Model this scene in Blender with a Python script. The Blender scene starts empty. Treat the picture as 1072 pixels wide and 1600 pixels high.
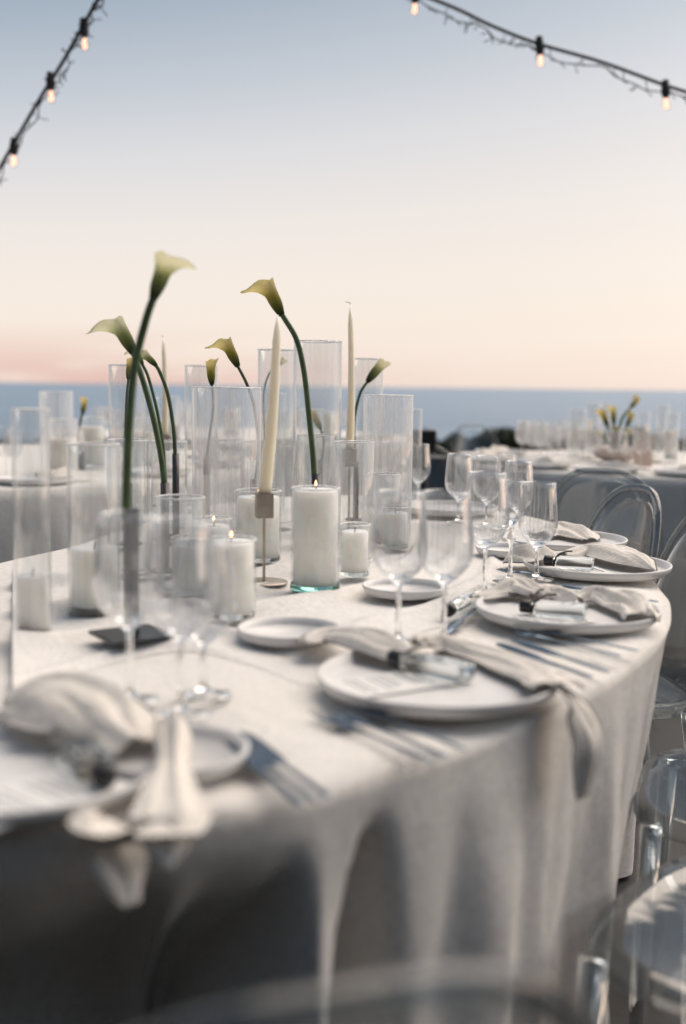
import bpy, bmesh, math, random
from mathutils import Vector, Matrix, noise
R = math.radians
random.seed(7)
S = bpy.context.scene
C = S.collection

# ------------------------------------------------------------------ camera
CAM_H, TABLE = 1.14, 0.76
F = 1750.0                                   # focal length in photo pixels
cam_d = bpy.data.cameras.new('camera'); cam = bpy.data.objects.new('camera', cam_d); C.objects.link(cam)
S.camera = cam
cam_d.sensor_fit = 'VERTICAL'; cam_d.sensor_height = 36; cam_d.sensor_width = 24
cam_d.lens = F / 1600 * 36
cam_d.shift_x = -(554 - 536) / 1600; cam_d.shift_y = -(800 - 770) / 1600
cam_d.clip_start = 0.05; cam_d.clip_end = 60000
ROT = Matrix.Rotation(R(90 - 5.43), 3, 'X') @ Matrix.Rotation(R(0.7), 3, 'Z')
cam.matrix_world = Matrix.Translation((0, 0, CAM_H)) @ ROT.to_4x4()
cam_d.dof.use_dof = True; cam_d.dof.focus_distance = 2.45; cam_d.dof.aperture_fstop = 2.0

# ------------------------------------------------------------------ world: clear dusk sky, after-glow to the right of the view
W = bpy.data.worlds.new('World'); S.world = W; W.use_nodes = True
nt = W.node_tree; N = nt.nodes; L = nt.links; N.clear()
def nd(t, **k):
    n = N.new(t)
    for a, b in k.items(): setattr(n, a, b)
    return n
def mth(op, a, b=None, clamp=False):
    n = nd('ShaderNodeMath', operation=op, use_clamp=clamp)
    for i, v in enumerate((a, b)):
        if v is None: continue
        if isinstance(v, (int, float)): n.inputs[i].default_value = v
        else: L.new(v, n.inputs[i])
    return n.outputs[0]
def srgb(h, k=1.0):
    h = h.lstrip('#'); c = [int(h[i:i+2], 16) / 255 for i in (0, 2, 4)]
    return tuple(k * (v / 12.92 if v <= .04045 else ((v + .055) / 1.055) ** 2.4) for v in c) + (1,)
tc = nd('ShaderNodeTexCoord'); sp = nd('ShaderNodeSeparateXYZ'); L.new(tc.outputs['Generated'], sp.inputs[0])
X, Y, Z = sp.outputs
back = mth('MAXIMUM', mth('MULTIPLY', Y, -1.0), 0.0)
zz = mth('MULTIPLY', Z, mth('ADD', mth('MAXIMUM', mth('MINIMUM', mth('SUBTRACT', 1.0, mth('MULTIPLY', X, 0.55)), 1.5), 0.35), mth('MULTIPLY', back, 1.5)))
ramp = nd('ShaderNodeValToRGB'); L.new(zz, ramp.inputs[0])
SKY = [(0.0, '#f3e0d4'), (0.04, '#f5e8dd'), (0.09, '#f4e9e0'), (0.15, '#ece5e1'), (0.21, '#dcdbde'), (0.27, '#c3c9d2'),
       (0.34, '#a4b1c0'), (0.46, '#8396aa'), (1.0, '#69809a')]
el = ramp.color_ramp.elements
el[0].position, el[0].color = SKY[0][0], srgb(SKY[0][1]); el[1].position, el[1].color = SKY[-1][0], srgb(SKY[-1][1])
for p, c in SKY[1:-1]:
    e = el.new(p); e.color = srgb(c)
# pink cloud bank low on the left
mp = nd('ShaderNodeMapping'); mp.inputs['Scale'].default_value = (3.5, 3.5, 22); L.new(tc.outputs['Generated'], mp.inputs[0])
nz = nd('ShaderNodeTexNoise'); nz.inputs['Scale'].default_value = 1.6; nz.inputs['Detail'].default_value = 5; L.new(mp.outputs[0], nz.inputs['Vector'])
low = mth('MULTIPLY', mth('SUBTRACT', 1.0, mth('MULTIPLY', Z, 19.0), True), mth('MULTIPLY', mth('SUBTRACT', 0.10, X), 3.2, True))
cl = mth('MULTIPLY', low, mth('MULTIPLY', mth('SUBTRACT', nz.outputs[0], 0.30), 4.5, True), True)
mixc = nd('ShaderNodeMix', data_type='RGBA'); L.new(cl, mixc.inputs[0]); L.new(ramp.outputs[0], mixc.inputs[6]); mixc.inputs[7].default_value = srgb('#e4c0b6')
# faint physically based dusk sky under it
sky = nd('ShaderNodeTexSky'); sky.sky_type = 'NISHITA'; sky.sun_disc = False
sky.sun_elevation = R(3); sky.sun_rotation = R(75)
skm = nd('ShaderNodeMix', data_type='RGBA'); skm.blend_type = 'ADD'; skm.inputs[0].default_value = 0.015
L.new(mixc.outputs[2], skm.inputs[6]); L.new(sky.outputs[0], skm.inputs[7])
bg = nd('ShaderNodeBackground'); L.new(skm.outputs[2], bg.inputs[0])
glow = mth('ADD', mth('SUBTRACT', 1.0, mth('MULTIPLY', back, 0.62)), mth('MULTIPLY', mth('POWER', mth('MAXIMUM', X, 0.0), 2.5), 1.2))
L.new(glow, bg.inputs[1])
wo = nd('ShaderNodeOutputWorld'); L.new(bg.outputs[0], wo.inputs[0])

sun_d = bpy.data.lights.new('sun', 'SUN'); sun = bpy.data.objects.new('sun', sun_d); C.objects.link(sun)
sun_d.energy = 3.6; sun_d.angle = R(65); sun_d.color = (1.0, 0.84, 0.69)
sdir = Vector((math.cos(R(56)) * math.sin(R(42)), math.cos(R(56)) * math.cos(R(42)), math.sin(R(56))))
sun.rotation_euler = sdir.to_track_quat('Z', 'Y').to_euler()

S.view_settings.view_transform = 'Standard'; S.view_settings.look = 'None'
S.view_settings.exposure = 0.0; S.view_settings.gamma = 1.0; S.view_settings.use_curve_mapping = False
S.render.engine = 'CYCLES'
cy = S.cycles
cy.use_denoising = True; cy.max_bounces = 24; cy.transparent_max_bounces = 48; cy.transmission_bounces = 20
cy.glossy_bounces = 6; cy.diffuse_bounces = 4; cy.caustics_reflective = False; cy.caustics_refractive = True
cy.sample_clamp_indirect = 6; cy.blur_glossy = 0.5

# ------------------------------------------------------------------ helpers
def ray(px, py):
    return ROT @ Vector(((px - 554) / F, -(py - 770) / F, -1))
def at(px, py, z=TABLE):                     # photo pixel -> point on the level z
    d = ray(px, py); t = (z - CAM_H) / d.z
    return Vector((d.x * t, d.y * t, z))
def atY(px, py, y):                          # photo pixel -> point at distance y
    d = ray(px, py); t = y / d.y
    return Vector((d.x * t, y, CAM_H + d.z * t))
def lerp(a, b, t): return a + (b - a) * t
def smooth(t): t = max(0, min(1, t)); return t * t * (3 - 2 * t)

def mat(name, color, rough=0.8, metal=0.0, noise_s=None, amt=0.12, bump=0.0, bump_s=None, sheen=0, sss=0, spec=None, weave=0):
    m = bpy.data.materials.new(name); m.use_nodes = True; t = m.node_tree; n = t.nodes; l = t.links
    b = n['Principled BSDF']; b.inputs['Roughness'].default_value = rough; b.inputs['Metallic'].default_value = metal
    col = srgb(color) if isinstance(color, str) else tuple(color) + (1,)
    b.inputs['Base Color'].default_value = col
    if sheen: b.inputs['Sheen Weight'].default_value = sheen
    if spec is not None: b.inputs['Specular IOR Level'].default_value = spec
    if sss:
        b.inputs['Subsurface Weight'].default_value = sss; b.inputs['Subsurface Radius'].default_value = (.07, .05, .038); b.inputs['Subsurface Scale'].default_value = 1.0
    co = n.new('ShaderNodeTexCoord')
    if noise_s:
        z = n.new('ShaderNodeTexNoise'); z.inputs['Scale'].default_value = noise_s; z.inputs['Detail'].default_value = 6
        l.new(co.outputs['Object'], z.inputs['Vector'])
        r = n.new('ShaderNodeValToRGB'); l.new(z.outputs[0], r.inputs[0])
        r.color_ramp.elements[0].position = .3; r.color_ramp.elements[1].position = .7
        r.color_ramp.elements[0].color = tuple(v * (1 - amt) for v in col[:3]) + (1,)
        r.color_ramp.elements[1].color = tuple(min(1, v * (1 + amt)) for v in col[:3]) + (1,)
        l.new(r.outputs[0], b.inputs['Base Color'])
    hs = []
    if bump:
        z2 = n.new('ShaderNodeTexNoise'); z2.inputs['Scale'].default_value = bump_s or 60; z2.inputs['Detail'].default_value = 5
        l.new(co.outputs['Object'], z2.inputs['Vector']); bp = n.new('ShaderNodeBump'); bp.inputs['Strength'].default_value = bump
        bp.inputs['Distance'].default_value = .004; l.new(z2.outputs[0], bp.inputs['Height']); l.new(bp.outputs[0], b.inputs['Normal'])
    return m

def shell_glass(name, tint, edge, refl=1.0, power=3.0, rough=0.02, sheen_film=0.0, ribs=0):
    """thin clear wall: straight-through light tinted towards the grazing edge, plus a Fresnel reflection"""
    m = bpy.data.materials.new(name); m.use_nodes = True; t = m.node_tree; n = t.nodes; l = t.links; n.clear()
    lw = n.new('ShaderNodeLayerWeight'); lw.inputs[0].default_value = .5
    pw = n.new('ShaderNodeMath'); pw.operation = 'POWER'; l.new(lw.outputs['Facing'], pw.inputs[0]); pw.inputs[1].default_value = power
    mx = n.new('ShaderNodeMix'); mx.data_type = 'RGBA'; l.new(pw.outputs[0], mx.inputs[0]); mx.inputs[6].default_value = tuple(tint) + (1,); mx.inputs[7].default_value = tuple(edge) + (1,)
    tr = n.new('ShaderNodeBsdfTransparent'); l.new(mx.outputs[2], tr.inputs[0])
    gl = n.new('ShaderNodeBsdfGlossy'); gl.inputs['Roughness'].default_value = rough; gl.inputs[0].default_value = (1, 1, 1, 1)
    fr = n.new('ShaderNodeMath'); fr.operation = 'POWER'; l.new(lw.outputs['Facing'], fr.inputs[0]); fr.inputs[1].default_value = 4.0
    k = n.new('ShaderNodeMath'); k.operation = 'MULTIPLY_ADD'; k.use_clamp = True; l.new(fr.outputs[0], k.inputs[0]); k.inputs[1].default_value = .30 * refl; k.inputs[2].default_value = .022 * refl
    # slight waviness of blown glass
    co = n.new('ShaderNodeTexCoord'); z = n.new('ShaderNodeTexNoise'); z.inputs['Scale'].default_value = 14; l.new(co.outputs['Object'], z.inputs['Vector'])
    rib = None
    if ribs:
        sx_ = n.new('ShaderNodeSeparateXYZ'); l.new(co.outputs['Object'], sx_.inputs[0])
        an = n.new('ShaderNodeMath'); an.operation = 'ARCTAN2'; l.new(sx_.outputs[1], an.inputs[0]); l.new(sx_.outputs[0], an.inputs[1])
        am = n.new('ShaderNodeMath'); am.operation = 'MULTIPLY'; l.new(an.outputs[0], am.inputs[0]); am.inputs[1].default_value = ribs
        si = n.new('ShaderNodeMath'); si.operation = 'SINE'; l.new(am.outputs[0], si.inputs[0])
        rib = n.new('ShaderNodeMapRange'); l.new(si.outputs[0], rib.inputs[0]); rib.inputs[1].default_value = -.2; rib.inputs[2].default_value = 1; rib.inputs[3].default_value = .35; rib.inputs[4].default_value = 2.6
    bp = n.new('ShaderNodeBump'); bp.inputs['Strength'].default_value = .25; bp.inputs['Distance'].default_value = .003; l.new(z.outputs[0], bp.inputs['Height'])
    l.new(bp.outputs[0], gl.inputs['Normal'])
    ms = n.new('ShaderNodeMixShader'); l.new(k.outputs[0], ms.inputs[0]); l.new(tr.outputs[0], ms.inputs[1]); l.new(gl.outputs[0], ms.inputs[2])
    if sheen_film:
        # painted glass sheen: whitish haze and vertical light streaks, stronger near the edges
        df = n.new('ShaderNodeBsdfTranslucent'); df.inputs[0].default_value = (.95, .95, .95, 1)
        d2 = n.new('ShaderNodeBsdfDiffuse'); d2.inputs[0].default_value = (.95, .95, .95, 1)
        dm = n.new('ShaderNodeMixShader'); l.new(df.outputs[0], dm.inputs[1]); l.new(d2.outputs[0], dm.inputs[2])
        fk = n.new('ShaderNodeMath'); fk.operation = 'MULTIPLY_ADD'; fk.use_clamp = True; l.new(pw.outputs[0], fk.inputs[0]); fk.inputs[1].default_value = sheen_film * 5; fk.inputs[2].default_value = 0
        mpg = n.new('ShaderNodeMapping'); mpg.inputs['Scale'].default_value = (70, 70, 1.5); l.new(co.outputs['Object'], mpg.inputs[0]); sz = n.new('ShaderNodeTexNoise'); sz.inputs['Scale'].default_value = 1; l.new(mpg.outputs[0], sz.inputs['Vector'])
        sk = n.new('ShaderNodeMapRange'); sk.inputs[1].default_value = .4; sk.inputs[2].default_value = .7; sk.inputs[3].default_value = sheen_film * .35; sk.inputs[4].default_value = sheen_film * 2.2; l.new(sz.outputs[0], sk.inputs[0]); l.new(sk.outputs[0], fk.inputs[2])
        m2 = n.new('ShaderNodeMixShader')
        if rib:
            rm = n.new('ShaderNodeMath'); rm.operation = 'MULTIPLY'; rm.use_clamp = True; l.new(fk.outputs[0], rm.inputs[0]); l.new(rib.outputs[0], rm.inputs[1]); fk = rm
        l.new(fk.outputs[0], m2.inputs[0]); l.new(ms.outputs[0], m2.inputs[1]); l.new(dm.outputs[0], m2.inputs[2]); ms = m2
    o = n.new('ShaderNodeOutputMaterial'); l.new(ms.outputs[0], o.inputs[0])
    return m
def true_glass(name, color=(1, 1, 1), rough=0.0, ior=1.45):
    m = bpy.data.materials.new(name); m.use_nodes = True; b = m.node_tree.nodes['Principled BSDF']
    b.inputs['Base Color'].default_value = tuple(color) + (1,); b.inputs['Transmission Weight'].default_value = 1
    b.inputs['Roughness'].default_value = rough; b.inputs['IOR'].default_value = ior
    return m
def emit(name, color, s):
    m = bpy.data.materials.new(name); m.use_nodes = True; b = m.node_tree.nodes['Principled BSDF']
    b.inputs['Base Color'].default_value = tuple(color) + (1,); b.inputs['Emission Color'].default_value = tuple(color) + (1,); b.inputs['Emission Strength'].default_value = s
    return m

def linen(name, color, scale=900, rough=.9, amt=.09, bump=.35, sheen=.15):
    m = mat(name, color, rough, noise_s=110, amt=amt, sheen=sheen)
    t = m.node_tree; n = t.nodes; l = t.links; b = n['Principled BSDF']
    co = n['Texture Coordinate']
    w1 = n.new('ShaderNodeTexWave'); w2 = n.new('ShaderNodeTexWave'); w1.bands_direction = 'X'; w2.bands_direction = 'Z'
    mx = n.new('ShaderNodeMath'); mx.operation = 'ADD'
    for w in (w1, w2):
        w.inputs['Scale'].default_value = scale / 6.3; w.inputs['Distortion'].default_value = 1.5; w.inputs['Detail'].default_value = 2
        l.new(co.outputs['Object'], w.inputs['Vector'])
    l.new(w1.outputs['Fac'], mx.inputs[0]); l.new(w2.outputs['Fac'], mx.inputs[1])
    z = n.new('ShaderNodeTexNoise'); z.inputs['Scale'].default_value = 28; z.inputs['Detail'].default_value = 8; l.new(co.outputs['Object'], z.inputs['Vector'])
    ad = n.new('ShaderNodeMath'); ad.operation = 'MULTIPLY_ADD'; l.new(z.outputs[0], ad.inputs[0]); ad.inputs[1].default_value = 9; l.new(mx.outputs[0], ad.inputs[2])
    bp = n.new('ShaderNodeBump'); bp.inputs['Strength'].default_value = bump; bp.inputs['Distance'].default_value = .0006
    l.new(ad.outputs[0], bp.inputs['Height']); l.new(bp.outputs[0], b.inputs['Normal'])
    return m

M = dict(
    cloth=linen('white linen tablecloth', (.82, .79, .745), bump=.6),
    runner=linen('gauze runner', (.82, .795, .76), bump=.6),
    napkin=linen('natural linen napkin', (.83, .78, .71), bump=.8),
    napkin_edge=mat('grey napkin hem', (.16, .15, .15), .9),
    vase=shell_glass('clear vase glass', (.975, .98, .98), (.48, .54, .58), 2.8, 6, sheen_film=.035), vase_bright=shell_glass('vase glass with painted sky reflection', (.98, .98, .98), (.70, .74, .77), 2.6, 6, sheen_film=.15), fitted=shell_glass('fitted candle glass', (.98, .985, .985), (.70, .76, .80), 1.6, 7, sheen_film=.008), rim=shell_glass('glass rim with painted highlight', (.9, .91, .92), (.6, .65, .7), 8, 3, sheen_film=.38),  # vase_bright has reflected sky painted in, rim a painted white highlight
    plastic=shell_glass('clear acrylic', (.93, .95, .96), (.14, .18, .21), 2.6, 1.5, .05, sheen_film=.006),
    rail=shell_glass('clear acrylic rail', (.78, .82, .84), (.07, .09, .11), 3.2, 1.1, .06, sheen_film=.01), acrylic=true_glass('solid clear acrylic', (.50, .57, .62), .05, 1.49), wine=true_glass('wine glass stem'), bowlg=shell_glass('ribbed wine glass bowl', (.97, .975, .98), (.58, .63, .67), 4.0, 3.5, sheen_film=.032, ribs=30),
    green_glass=true_glass('green tinted thick glass', (.55, .90, .86)),
    bottle=true_glass('clear bottle glass', (.93, .98, .98)),
    wax=mat('ivory wax', (.96, .93, .87), .6, sss=1.0, noise_s=60, amt=.02, bump=.3, bump_s=160),
    taper=mat('ivory taper wax', (.80, .73, .58), .45, sss=.7, noise_s=9, amt=.04),
    pool=mat('melted wax', (.80, .72, .58), .12, sss=.4),
    wick=mat('charred wick', (.03, .025, .02), .9),
    flame=emit('candle flame', (1, .50, .22), 7),
    brass=mat('brushed nickel brass', (.42, .37, .33), .34, 1.0, noise_s=50, amt=.15),
    dark_metal=mat('dark bronze metal', (.10, .095, .10), .38, .8, noise_s=40, amt=.2),
    black_metal=mat('blackened steel plate', (.03, .034, .04), .35, .5, noise_s=18, amt=.3),
    stem=mat('calla stem green', (.055, .095, .035), .42, noise_s=30, amt=.35),
    petal=mat('calla spathe', (.48, .46, .26), .5, noise_s=20, amt=.1, sss=.15),
    petal_pale=mat('pale yellow calla spathe', (.75, .66, .30), .5, noise_s=20, amt=.1, sss=.15),
    spadix=mat('calla spadix', (.65, .42, .06), .7),
    plate=mat('matte stoneware glaze', (.74, .73, .72), .38, noise_s=22, amt=.05, bump=.12, bump_s=30),
    card=mat('white menu card', (.78, .77, .75), .7),
    ink=mat('grey print', (.16, .17, .20), .8),
    steel=mat('polished steel', (.13, .18, .24), .24, 1.0, noise_s=40, amt=.1),
    cap=mat('black bottle cap', (.012, .012, .014), .4),
    ribbon=mat('black ribbon', (.014, .014, .018), .6),
    cable=mat('black rubber cable', (.012, .012, .014), .6),
    bulb=shell_glass('clear bulb glass', (.98, .93, .88), (.7, .6, .55), 1.6, 3),
    filament=emit('warm filament', (1.0, .55, .38), 2.2),
    black=mat('black cabinet', (.012, .012, .013), .6, noise_s=14, amt=.3),
    grille=mat('black speaker grille', (.02, .02, .02), .9, noise_s=120, amt=.5),
    leaf=mat('dark hedge leaf', (.022, .042, .018), .7, noise_s=8, amt=.5),
    bowl=mat('blush ceramic bowl', (.55, .47, .43), .6, noise_s=15, amt=.1),
    bark=mat('hedge stem', (.05, .04, .03), .9),
)

def tag(o, label=None, cat=None, group=None, kind=None):
    if label: o['label'] = label
    if cat: o['category'] = cat
    if group: o['group'] = group
    if kind: o['kind'] = kind
    return o
def empty(name, loc, rz=0):
    o = bpy.data.objects.new(name, None); C.objects.link(o); o.location = loc; o.rotation_euler = (0, 0, rz); o.empty_display_size = .05
    return o
def link(name, bm, m, parent=None, sm=True, loc=None):
    me = bpy.data.meshes.new(name); bm.normal_update(); bm.to_mesh(me); bm.free()
    if sm:
        for p in me.polygons: p.use_smooth = True
    for mm in (m if isinstance(m, (list, tuple)) else [m]): me.materials.append(mm)
    o = bpy.data.objects.new(name, me); C.objects.link(o)
    if parent: o.parent = parent
    if loc is not None: o.location = loc
    return o
def kids(o): return [c for c in bpy.data.objects if c.parent == o]
def copy_tree(o, parent=None):
    c = o.copy(); C.objects.link(c); c.parent = parent
    if parent is not None: c.matrix_parent_inverse = o.matrix_parent_inverse.copy()
    for ch in o_children[o.name]: copy_tree(ch, c)
    return c
class _Ch(dict):
    def __missing__(self, k):
        return [c for c in bpy.data.objects[k].children]
o_children = _Ch()

def lathe(bm, prof, seg=32, cap=False, ribs=0, amp=0, rib_range=None, mi=0):
    rings = []
    for r, z in prof:
        if r < 1e-6: rings.append([bm.verts.new((0, 0, z))]); continue
        row = []
        for i in range(seg):
            a = 2 * math.pi * i / seg; rr = r
            if ribs and rib_range and rib_range[0] < z < rib_range[1]:
                k = min(1, (z - rib_range[0]) / .02, (rib_range[1] - z) / .02)
                rr += amp * k * math.cos(ribs * a)
            row.append(bm.verts.new((rr * math.cos(a), rr * math.sin(a), z)))
        rings.append(row)
    for a, b in zip(rings, rings[1:]):
        if len(a) == 1 and len(b) == 1: continue
        for i in range(seg):
            j = (i + 1) % seg
            if len(a) == 1: f = (a[0], b[j], b[i])
            elif len(b) == 1: f = (a[i], a[j], b[0])
            else: f = (a[i], a[j], b[j], b[i])
            bm.faces.new(f).material_index = mi
    return bm
def box(bm, sx, sy, sz, c=(0, 0, 0), bev=0.0, rot=None):
    r = bmesh.ops.create_cube(bm, size=1)
    vs = r['verts']
    for v in vs: v.co = Vector((v.co.x * sx, v.co.y * sy, v.co.z * sz))
    if bev:
        es = list({e for v in vs for e in v.link_edges})
        g = bmesh.ops.bevel(bm, geom=es, offset=bev, segments=2, profile=.5, affect='EDGES'); vs = list({v for f in g['faces'] for v in f.verts} | {v for v in vs if v.is_valid})
    for v in vs:
        if rot is not None: v.co = rot @ v.co
        v.co += Vector(c)
    return bm
def catmull(P, n=8):
    P = [Vector(p) for p in P]; Q = [P[0] * 2 - P[1]] + P + [P[-1] * 2 - P[-2]]; out = []
    for i in range(1, len(Q) - 2):
        a, b, c, d = Q[i-1:i+3]
        for k in range(n):
            t = k / n
            out.append(.5 * ((2 * b) + (c - a) * t + (2 * a - 5 * b + 4 * c - d) * t * t + (3 * b - a - 3 * c + d) * t ** 3))
    out.append(P[-1]); return out
def tube(bm, P, rad, seg=8, caps=True, flat=1.0, up=None):
    """tube along points; rad number or list"""
    n = len(P); rows = []; prev = None
    for i, p in enumerate(P):
        d = (P[min(i+1, n-1)] - P[max(i-1, 0)]).normalized()
        if prev is None:
            s = d.cross(Vector(up) if up else Vector((0, 0, 1)) if abs(d.z) < .9 else Vector((0, 1, 0))).normalized()
        else: s = (prev - d * prev.dot(d)).normalized()
        prev = s; u = s.cross(d)
        r = rad[i] if isinstance(rad, (list, tuple)) else rad
        rows.append([bm.verts.new(p + s * (r * math.cos(2 * math.pi * k / seg)) + u * (r * flat * math.sin(2 * math.pi * k / seg))) for k in range(seg)])
    for a, b in zip(rows, rows[1:]):
        for k in range(seg): bm.faces.new((a[k], a[(k+1) % seg], b[(k+1) % seg], b[k]))
    if caps: bm.faces.new(rows[0][::-1]); bm.faces.new(rows[-1])
    return bm
def rotz(a): return Matrix.Rotation(a, 3, 'Z')

# ------------------------------------------------------------------ ground and sea
def grid_obj(name, x0, x1, y0, y1, z, m, nx=1, ny=1):
    bm = bmesh.new()
    v = [[bm.verts.new((lerp(x0, x1, i / nx), lerp(y0, y1, j / ny), z)) for i in range(nx + 1)] for j in range(ny + 1)]
    for j in range(ny):
        for i in range(nx): bm.faces.new((v[j][i], v[j][i+1], v[j+1][i+1], v[j+1][i]))
    return link(name, bm, m, sm=False)
gm = mat('dark terrace paving', (.035, .036, .038), .75, noise_s=3, amt=.35, bump=.5, bump_s=40)
bm = bmesh.new(); box(bm, 44, 34, 1.2, (0, -1, -.6)); tag(link('ground', bm, gm, sm=False), 'dark terrace ground under the tables', kind='structure')
bm = bmesh.new()
# land falling away to the shore
prof = [(16, -.02), (22, -3), (34, -9), (60, -12.6)]
rows = [[bm.verts.new((x, y + 3 * noise.noise(Vector((x * .05, y, 0))), z)) for x in range(-160, 161, 8)] for y, z in prof]
for a, b in zip(rows, rows[1:]):
    for i in range(len(a) - 1): bm.faces.new((a[i], a[i+1], b[i+1], b[i]))
tag(link('hillside', bm, mat('scrub hillside', (.035, .045, .03), .9, noise_s=.4, amt=.5)), 'dark slope down to the shore', kind='structure')
sm_ = bpy.data.materials.new('sea water'); sm_.use_nodes = True; t = sm_.node_tree; n = t.nodes; l = t.links; b = n['Principled BSDF']
b.inputs['Base Color'].default_value = (.235, .315, .41, 1); b.inputs['Roughness'].default_value = .42; b.inputs['Specular IOR Level'].default_value = .25
co = n.new('ShaderNodeTexCoord'); z1 = n.new('ShaderNodeTexNoise'); mpn = n.new('ShaderNodeMapping'); mpn.inputs['Scale'].default_value = (.006, .022, 1)
l.new(co.outputs['Object'], mpn.inputs[0]); l.new(mpn.outputs[0], z1.inputs['Vector']); z1.inputs['Scale'].default_value = 5; z1.inputs['Detail'].default_value = 12; z1.inputs['Roughness'].default_value = .7
bp = n.new('ShaderNodeBump'); bp.inputs['Strength'].default_value = .8; bp.inputs['Distance'].default_value = 4; l.new(z1.outputs[0], bp.inputs['Height']); l.new(bp.outputs[0], b.inputs['Normal'])
z2 = n.new('ShaderNodeTexNoise'); z2.inputs['Scale'].default_value = 1.2; z2.inputs['Detail'].default_value = 13; z2.inputs['Roughness'].default_value = .75; l.new(mpn.outputs[0], z2.inputs['Vector'])
rp = n.new('ShaderNodeValToRGB'); l.new(z2.outputs[0], rp.inputs[0]); rp.color_ramp.elements[0].color = (.12, .205, .31, 1); rp.color_ramp.elements[1].color = (.29, .39, .50, 1); rp.color_ramp.elements[0].position = .35; rp.color_ramp.elements[1].position = .65
l.new(rp.outputs[0], b.inputs['Base Color'])
tag(grid_obj('sea', -30000, 30000, 30, 45000, -12.5, sm_), 'calm blue grey sea reaching the horizon', kind='structure')

# unseen wall added behind the viewer to keep the hanging cloth in shade
hw = empty('shade_wall', (0, -1.3, 0)); tag(hw, 'dark wall with a flat top, added unseen behind the viewer for shade', 'wall')
hm_ = mat('dark shade wall', (.05, .052, .055), .85, noise_s=2, amt=.2, bump=.4)
bm = bmesh.new(); box(bm, 22, .3, 2.05, (-2, -.15, 1.025)); link('wall', bm, hm_, hw, sm=False)
bm = bmesh.new(); box(bm, 22.1, .38, .06, (-2, -.15, 2.082)); link('coping', bm, hm_, hw, sm=False)

# ------------------------------------------------------------------ tables and cloths
def cloth_mesh(outline, top, seed, wob=.010, inward=None, ring=10, floor=.012, drop_rows=16, folds=1.0, topfn=None):
    """outline: closed list of 2D points (counter clockwise), evenly spaced"""
    bm = bmesh.new(); n = len(outline); cen = sum((Vector(p) for p in outline), Vector((0, 0))) / n
    per = [0]
    for i in range(n): per.append(per[-1] + (Vector(outline[(i+1) % n]) - Vector(outline[i])).length)
    def fold(s, t):
        a = noise.noise(Vector((s * 3.1, t * .35, seed))) * .9 + noise.noise(Vector((s * 8.0, t * .5, seed + 9))) * .55
        b = math.sin(s * 17 + 3.5 * noise.noise(Vector((s * 1.3, 0, seed + 5))))
        b = (max(0, b)) ** 2.2 * (.6 + .8 * abs(noise.noise(Vector((s * 1.1, 3, seed)))))
        c = noise.noise(Vector((s * 24, t * 1.6, seed + 2))) * .16 + abs(noise.noise(Vector((s * 11 + t * 2.5, t * 3, seed + 4)))) * .3
        return a * .75 + b * .9 + c - .2
    top_rows = []
    # top surface: concentric towards the centre
    for k in range(ring + 1):
        t = k / ring; row = []
        for i, p in enumerate(outline):
            q = cen + (Vector(p) - cen) * t
            z = top + .0015 * noise.noise(Vector((q.x * 5, q.y * 5, seed)))
            if topfn: z += topfn(q.x, q.y)
            if k == ring: z -= .004
            row.append(bm.verts.new((q.x, q.y, z)))
            if k == 0: break
        top_rows.append(row)
    for i in range(n): bm.faces.new((top_rows[0][0], top_rows[1][i], top_rows[1][(i+1) % n]))
    for a, b in zip(top_rows[1:], top_rows[2:]):
        for i in range(n): j = (i+1) % n; bm.faces.new((a[i], b[i], b[j], a[j]))
    last = top_rows[-1]
    for k in range(1, drop_rows + 1):
        t = (k / drop_rows); row = []
        tt = t ** 1.25
        for i, p in enumerate(outline):
            P0 = Vector(outline[i-1]); P1 = Vector(outline[(i+1) % n]); tg = (P1 - P0).normalized(); nr = Vector((tg.y, -tg.x))
            s = per[i]
            am = smooth(min(1, t * 2.6))
            off = .006 * min(1, t * 8) + folds * (.018 + .038 * t) * fold(s, tt) * am - .04 * t
            if inward: off += inward(p, t)
            q = Vector(p) + nr * off
            z = lerp(top - .01, floor, tt) + (0.0 if k < drop_rows else 0)
            row.append(bm.verts.new((q.x, q.y, z)))
        for i in range(n): j = (i+1) % n; bm.faces.new((last[i], row[i], row[j], last[j]))
        last = row
    return bm
def resample(pts, step, closed=True):
    P = [Vector(p) for p in pts]
    Q = P + [P[0], P[1]] if closed else P
    c = catmull([Vector((p[0], p[1], 0)) for p in ([P[-1]] + P + [P[0], P[1]])], 16)
    # drop the lead-in and lead-out
    c = c[16:-16]
    d = [0]
    for a, b in zip(c, c[1:]): d.append(d[-1] + (b - a).length)
    n = int(d[-1] / step); out = []; k = 0
    for i in range(n):
        s = d[-1] * i / n
        while d[k+1] < s: k += 1
        tt = (s - d[k]) / max(1e-9, d[k+1] - d[k]); q = c[k].lerp(c[k+1], tt); out.append((q.x, q.y))
    return out
MAIN = [(-2.3, .80), (-1.6, .86), (-1.0, .88), (-.55, .90), (-.27, .93), (-.04, 1.02), (.20, 1.265), (.34, 1.46), (.48, 1.71), (.565, 1.97), (.615, 2.3), (.63, 2.65), (.61, 3.0), (.52, 3.4), (.30, 3.75), (-.02, 3.93),
        (-.30, 3.8), (-.48, 3.45), (-.58, 3.0), (-.66, 2.6), (-.80, 2.25), (-1.15, 2.0), (-1.7, 1.92), (-2.3, 1.92)]
out = resample(MAIN, .010)
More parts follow.
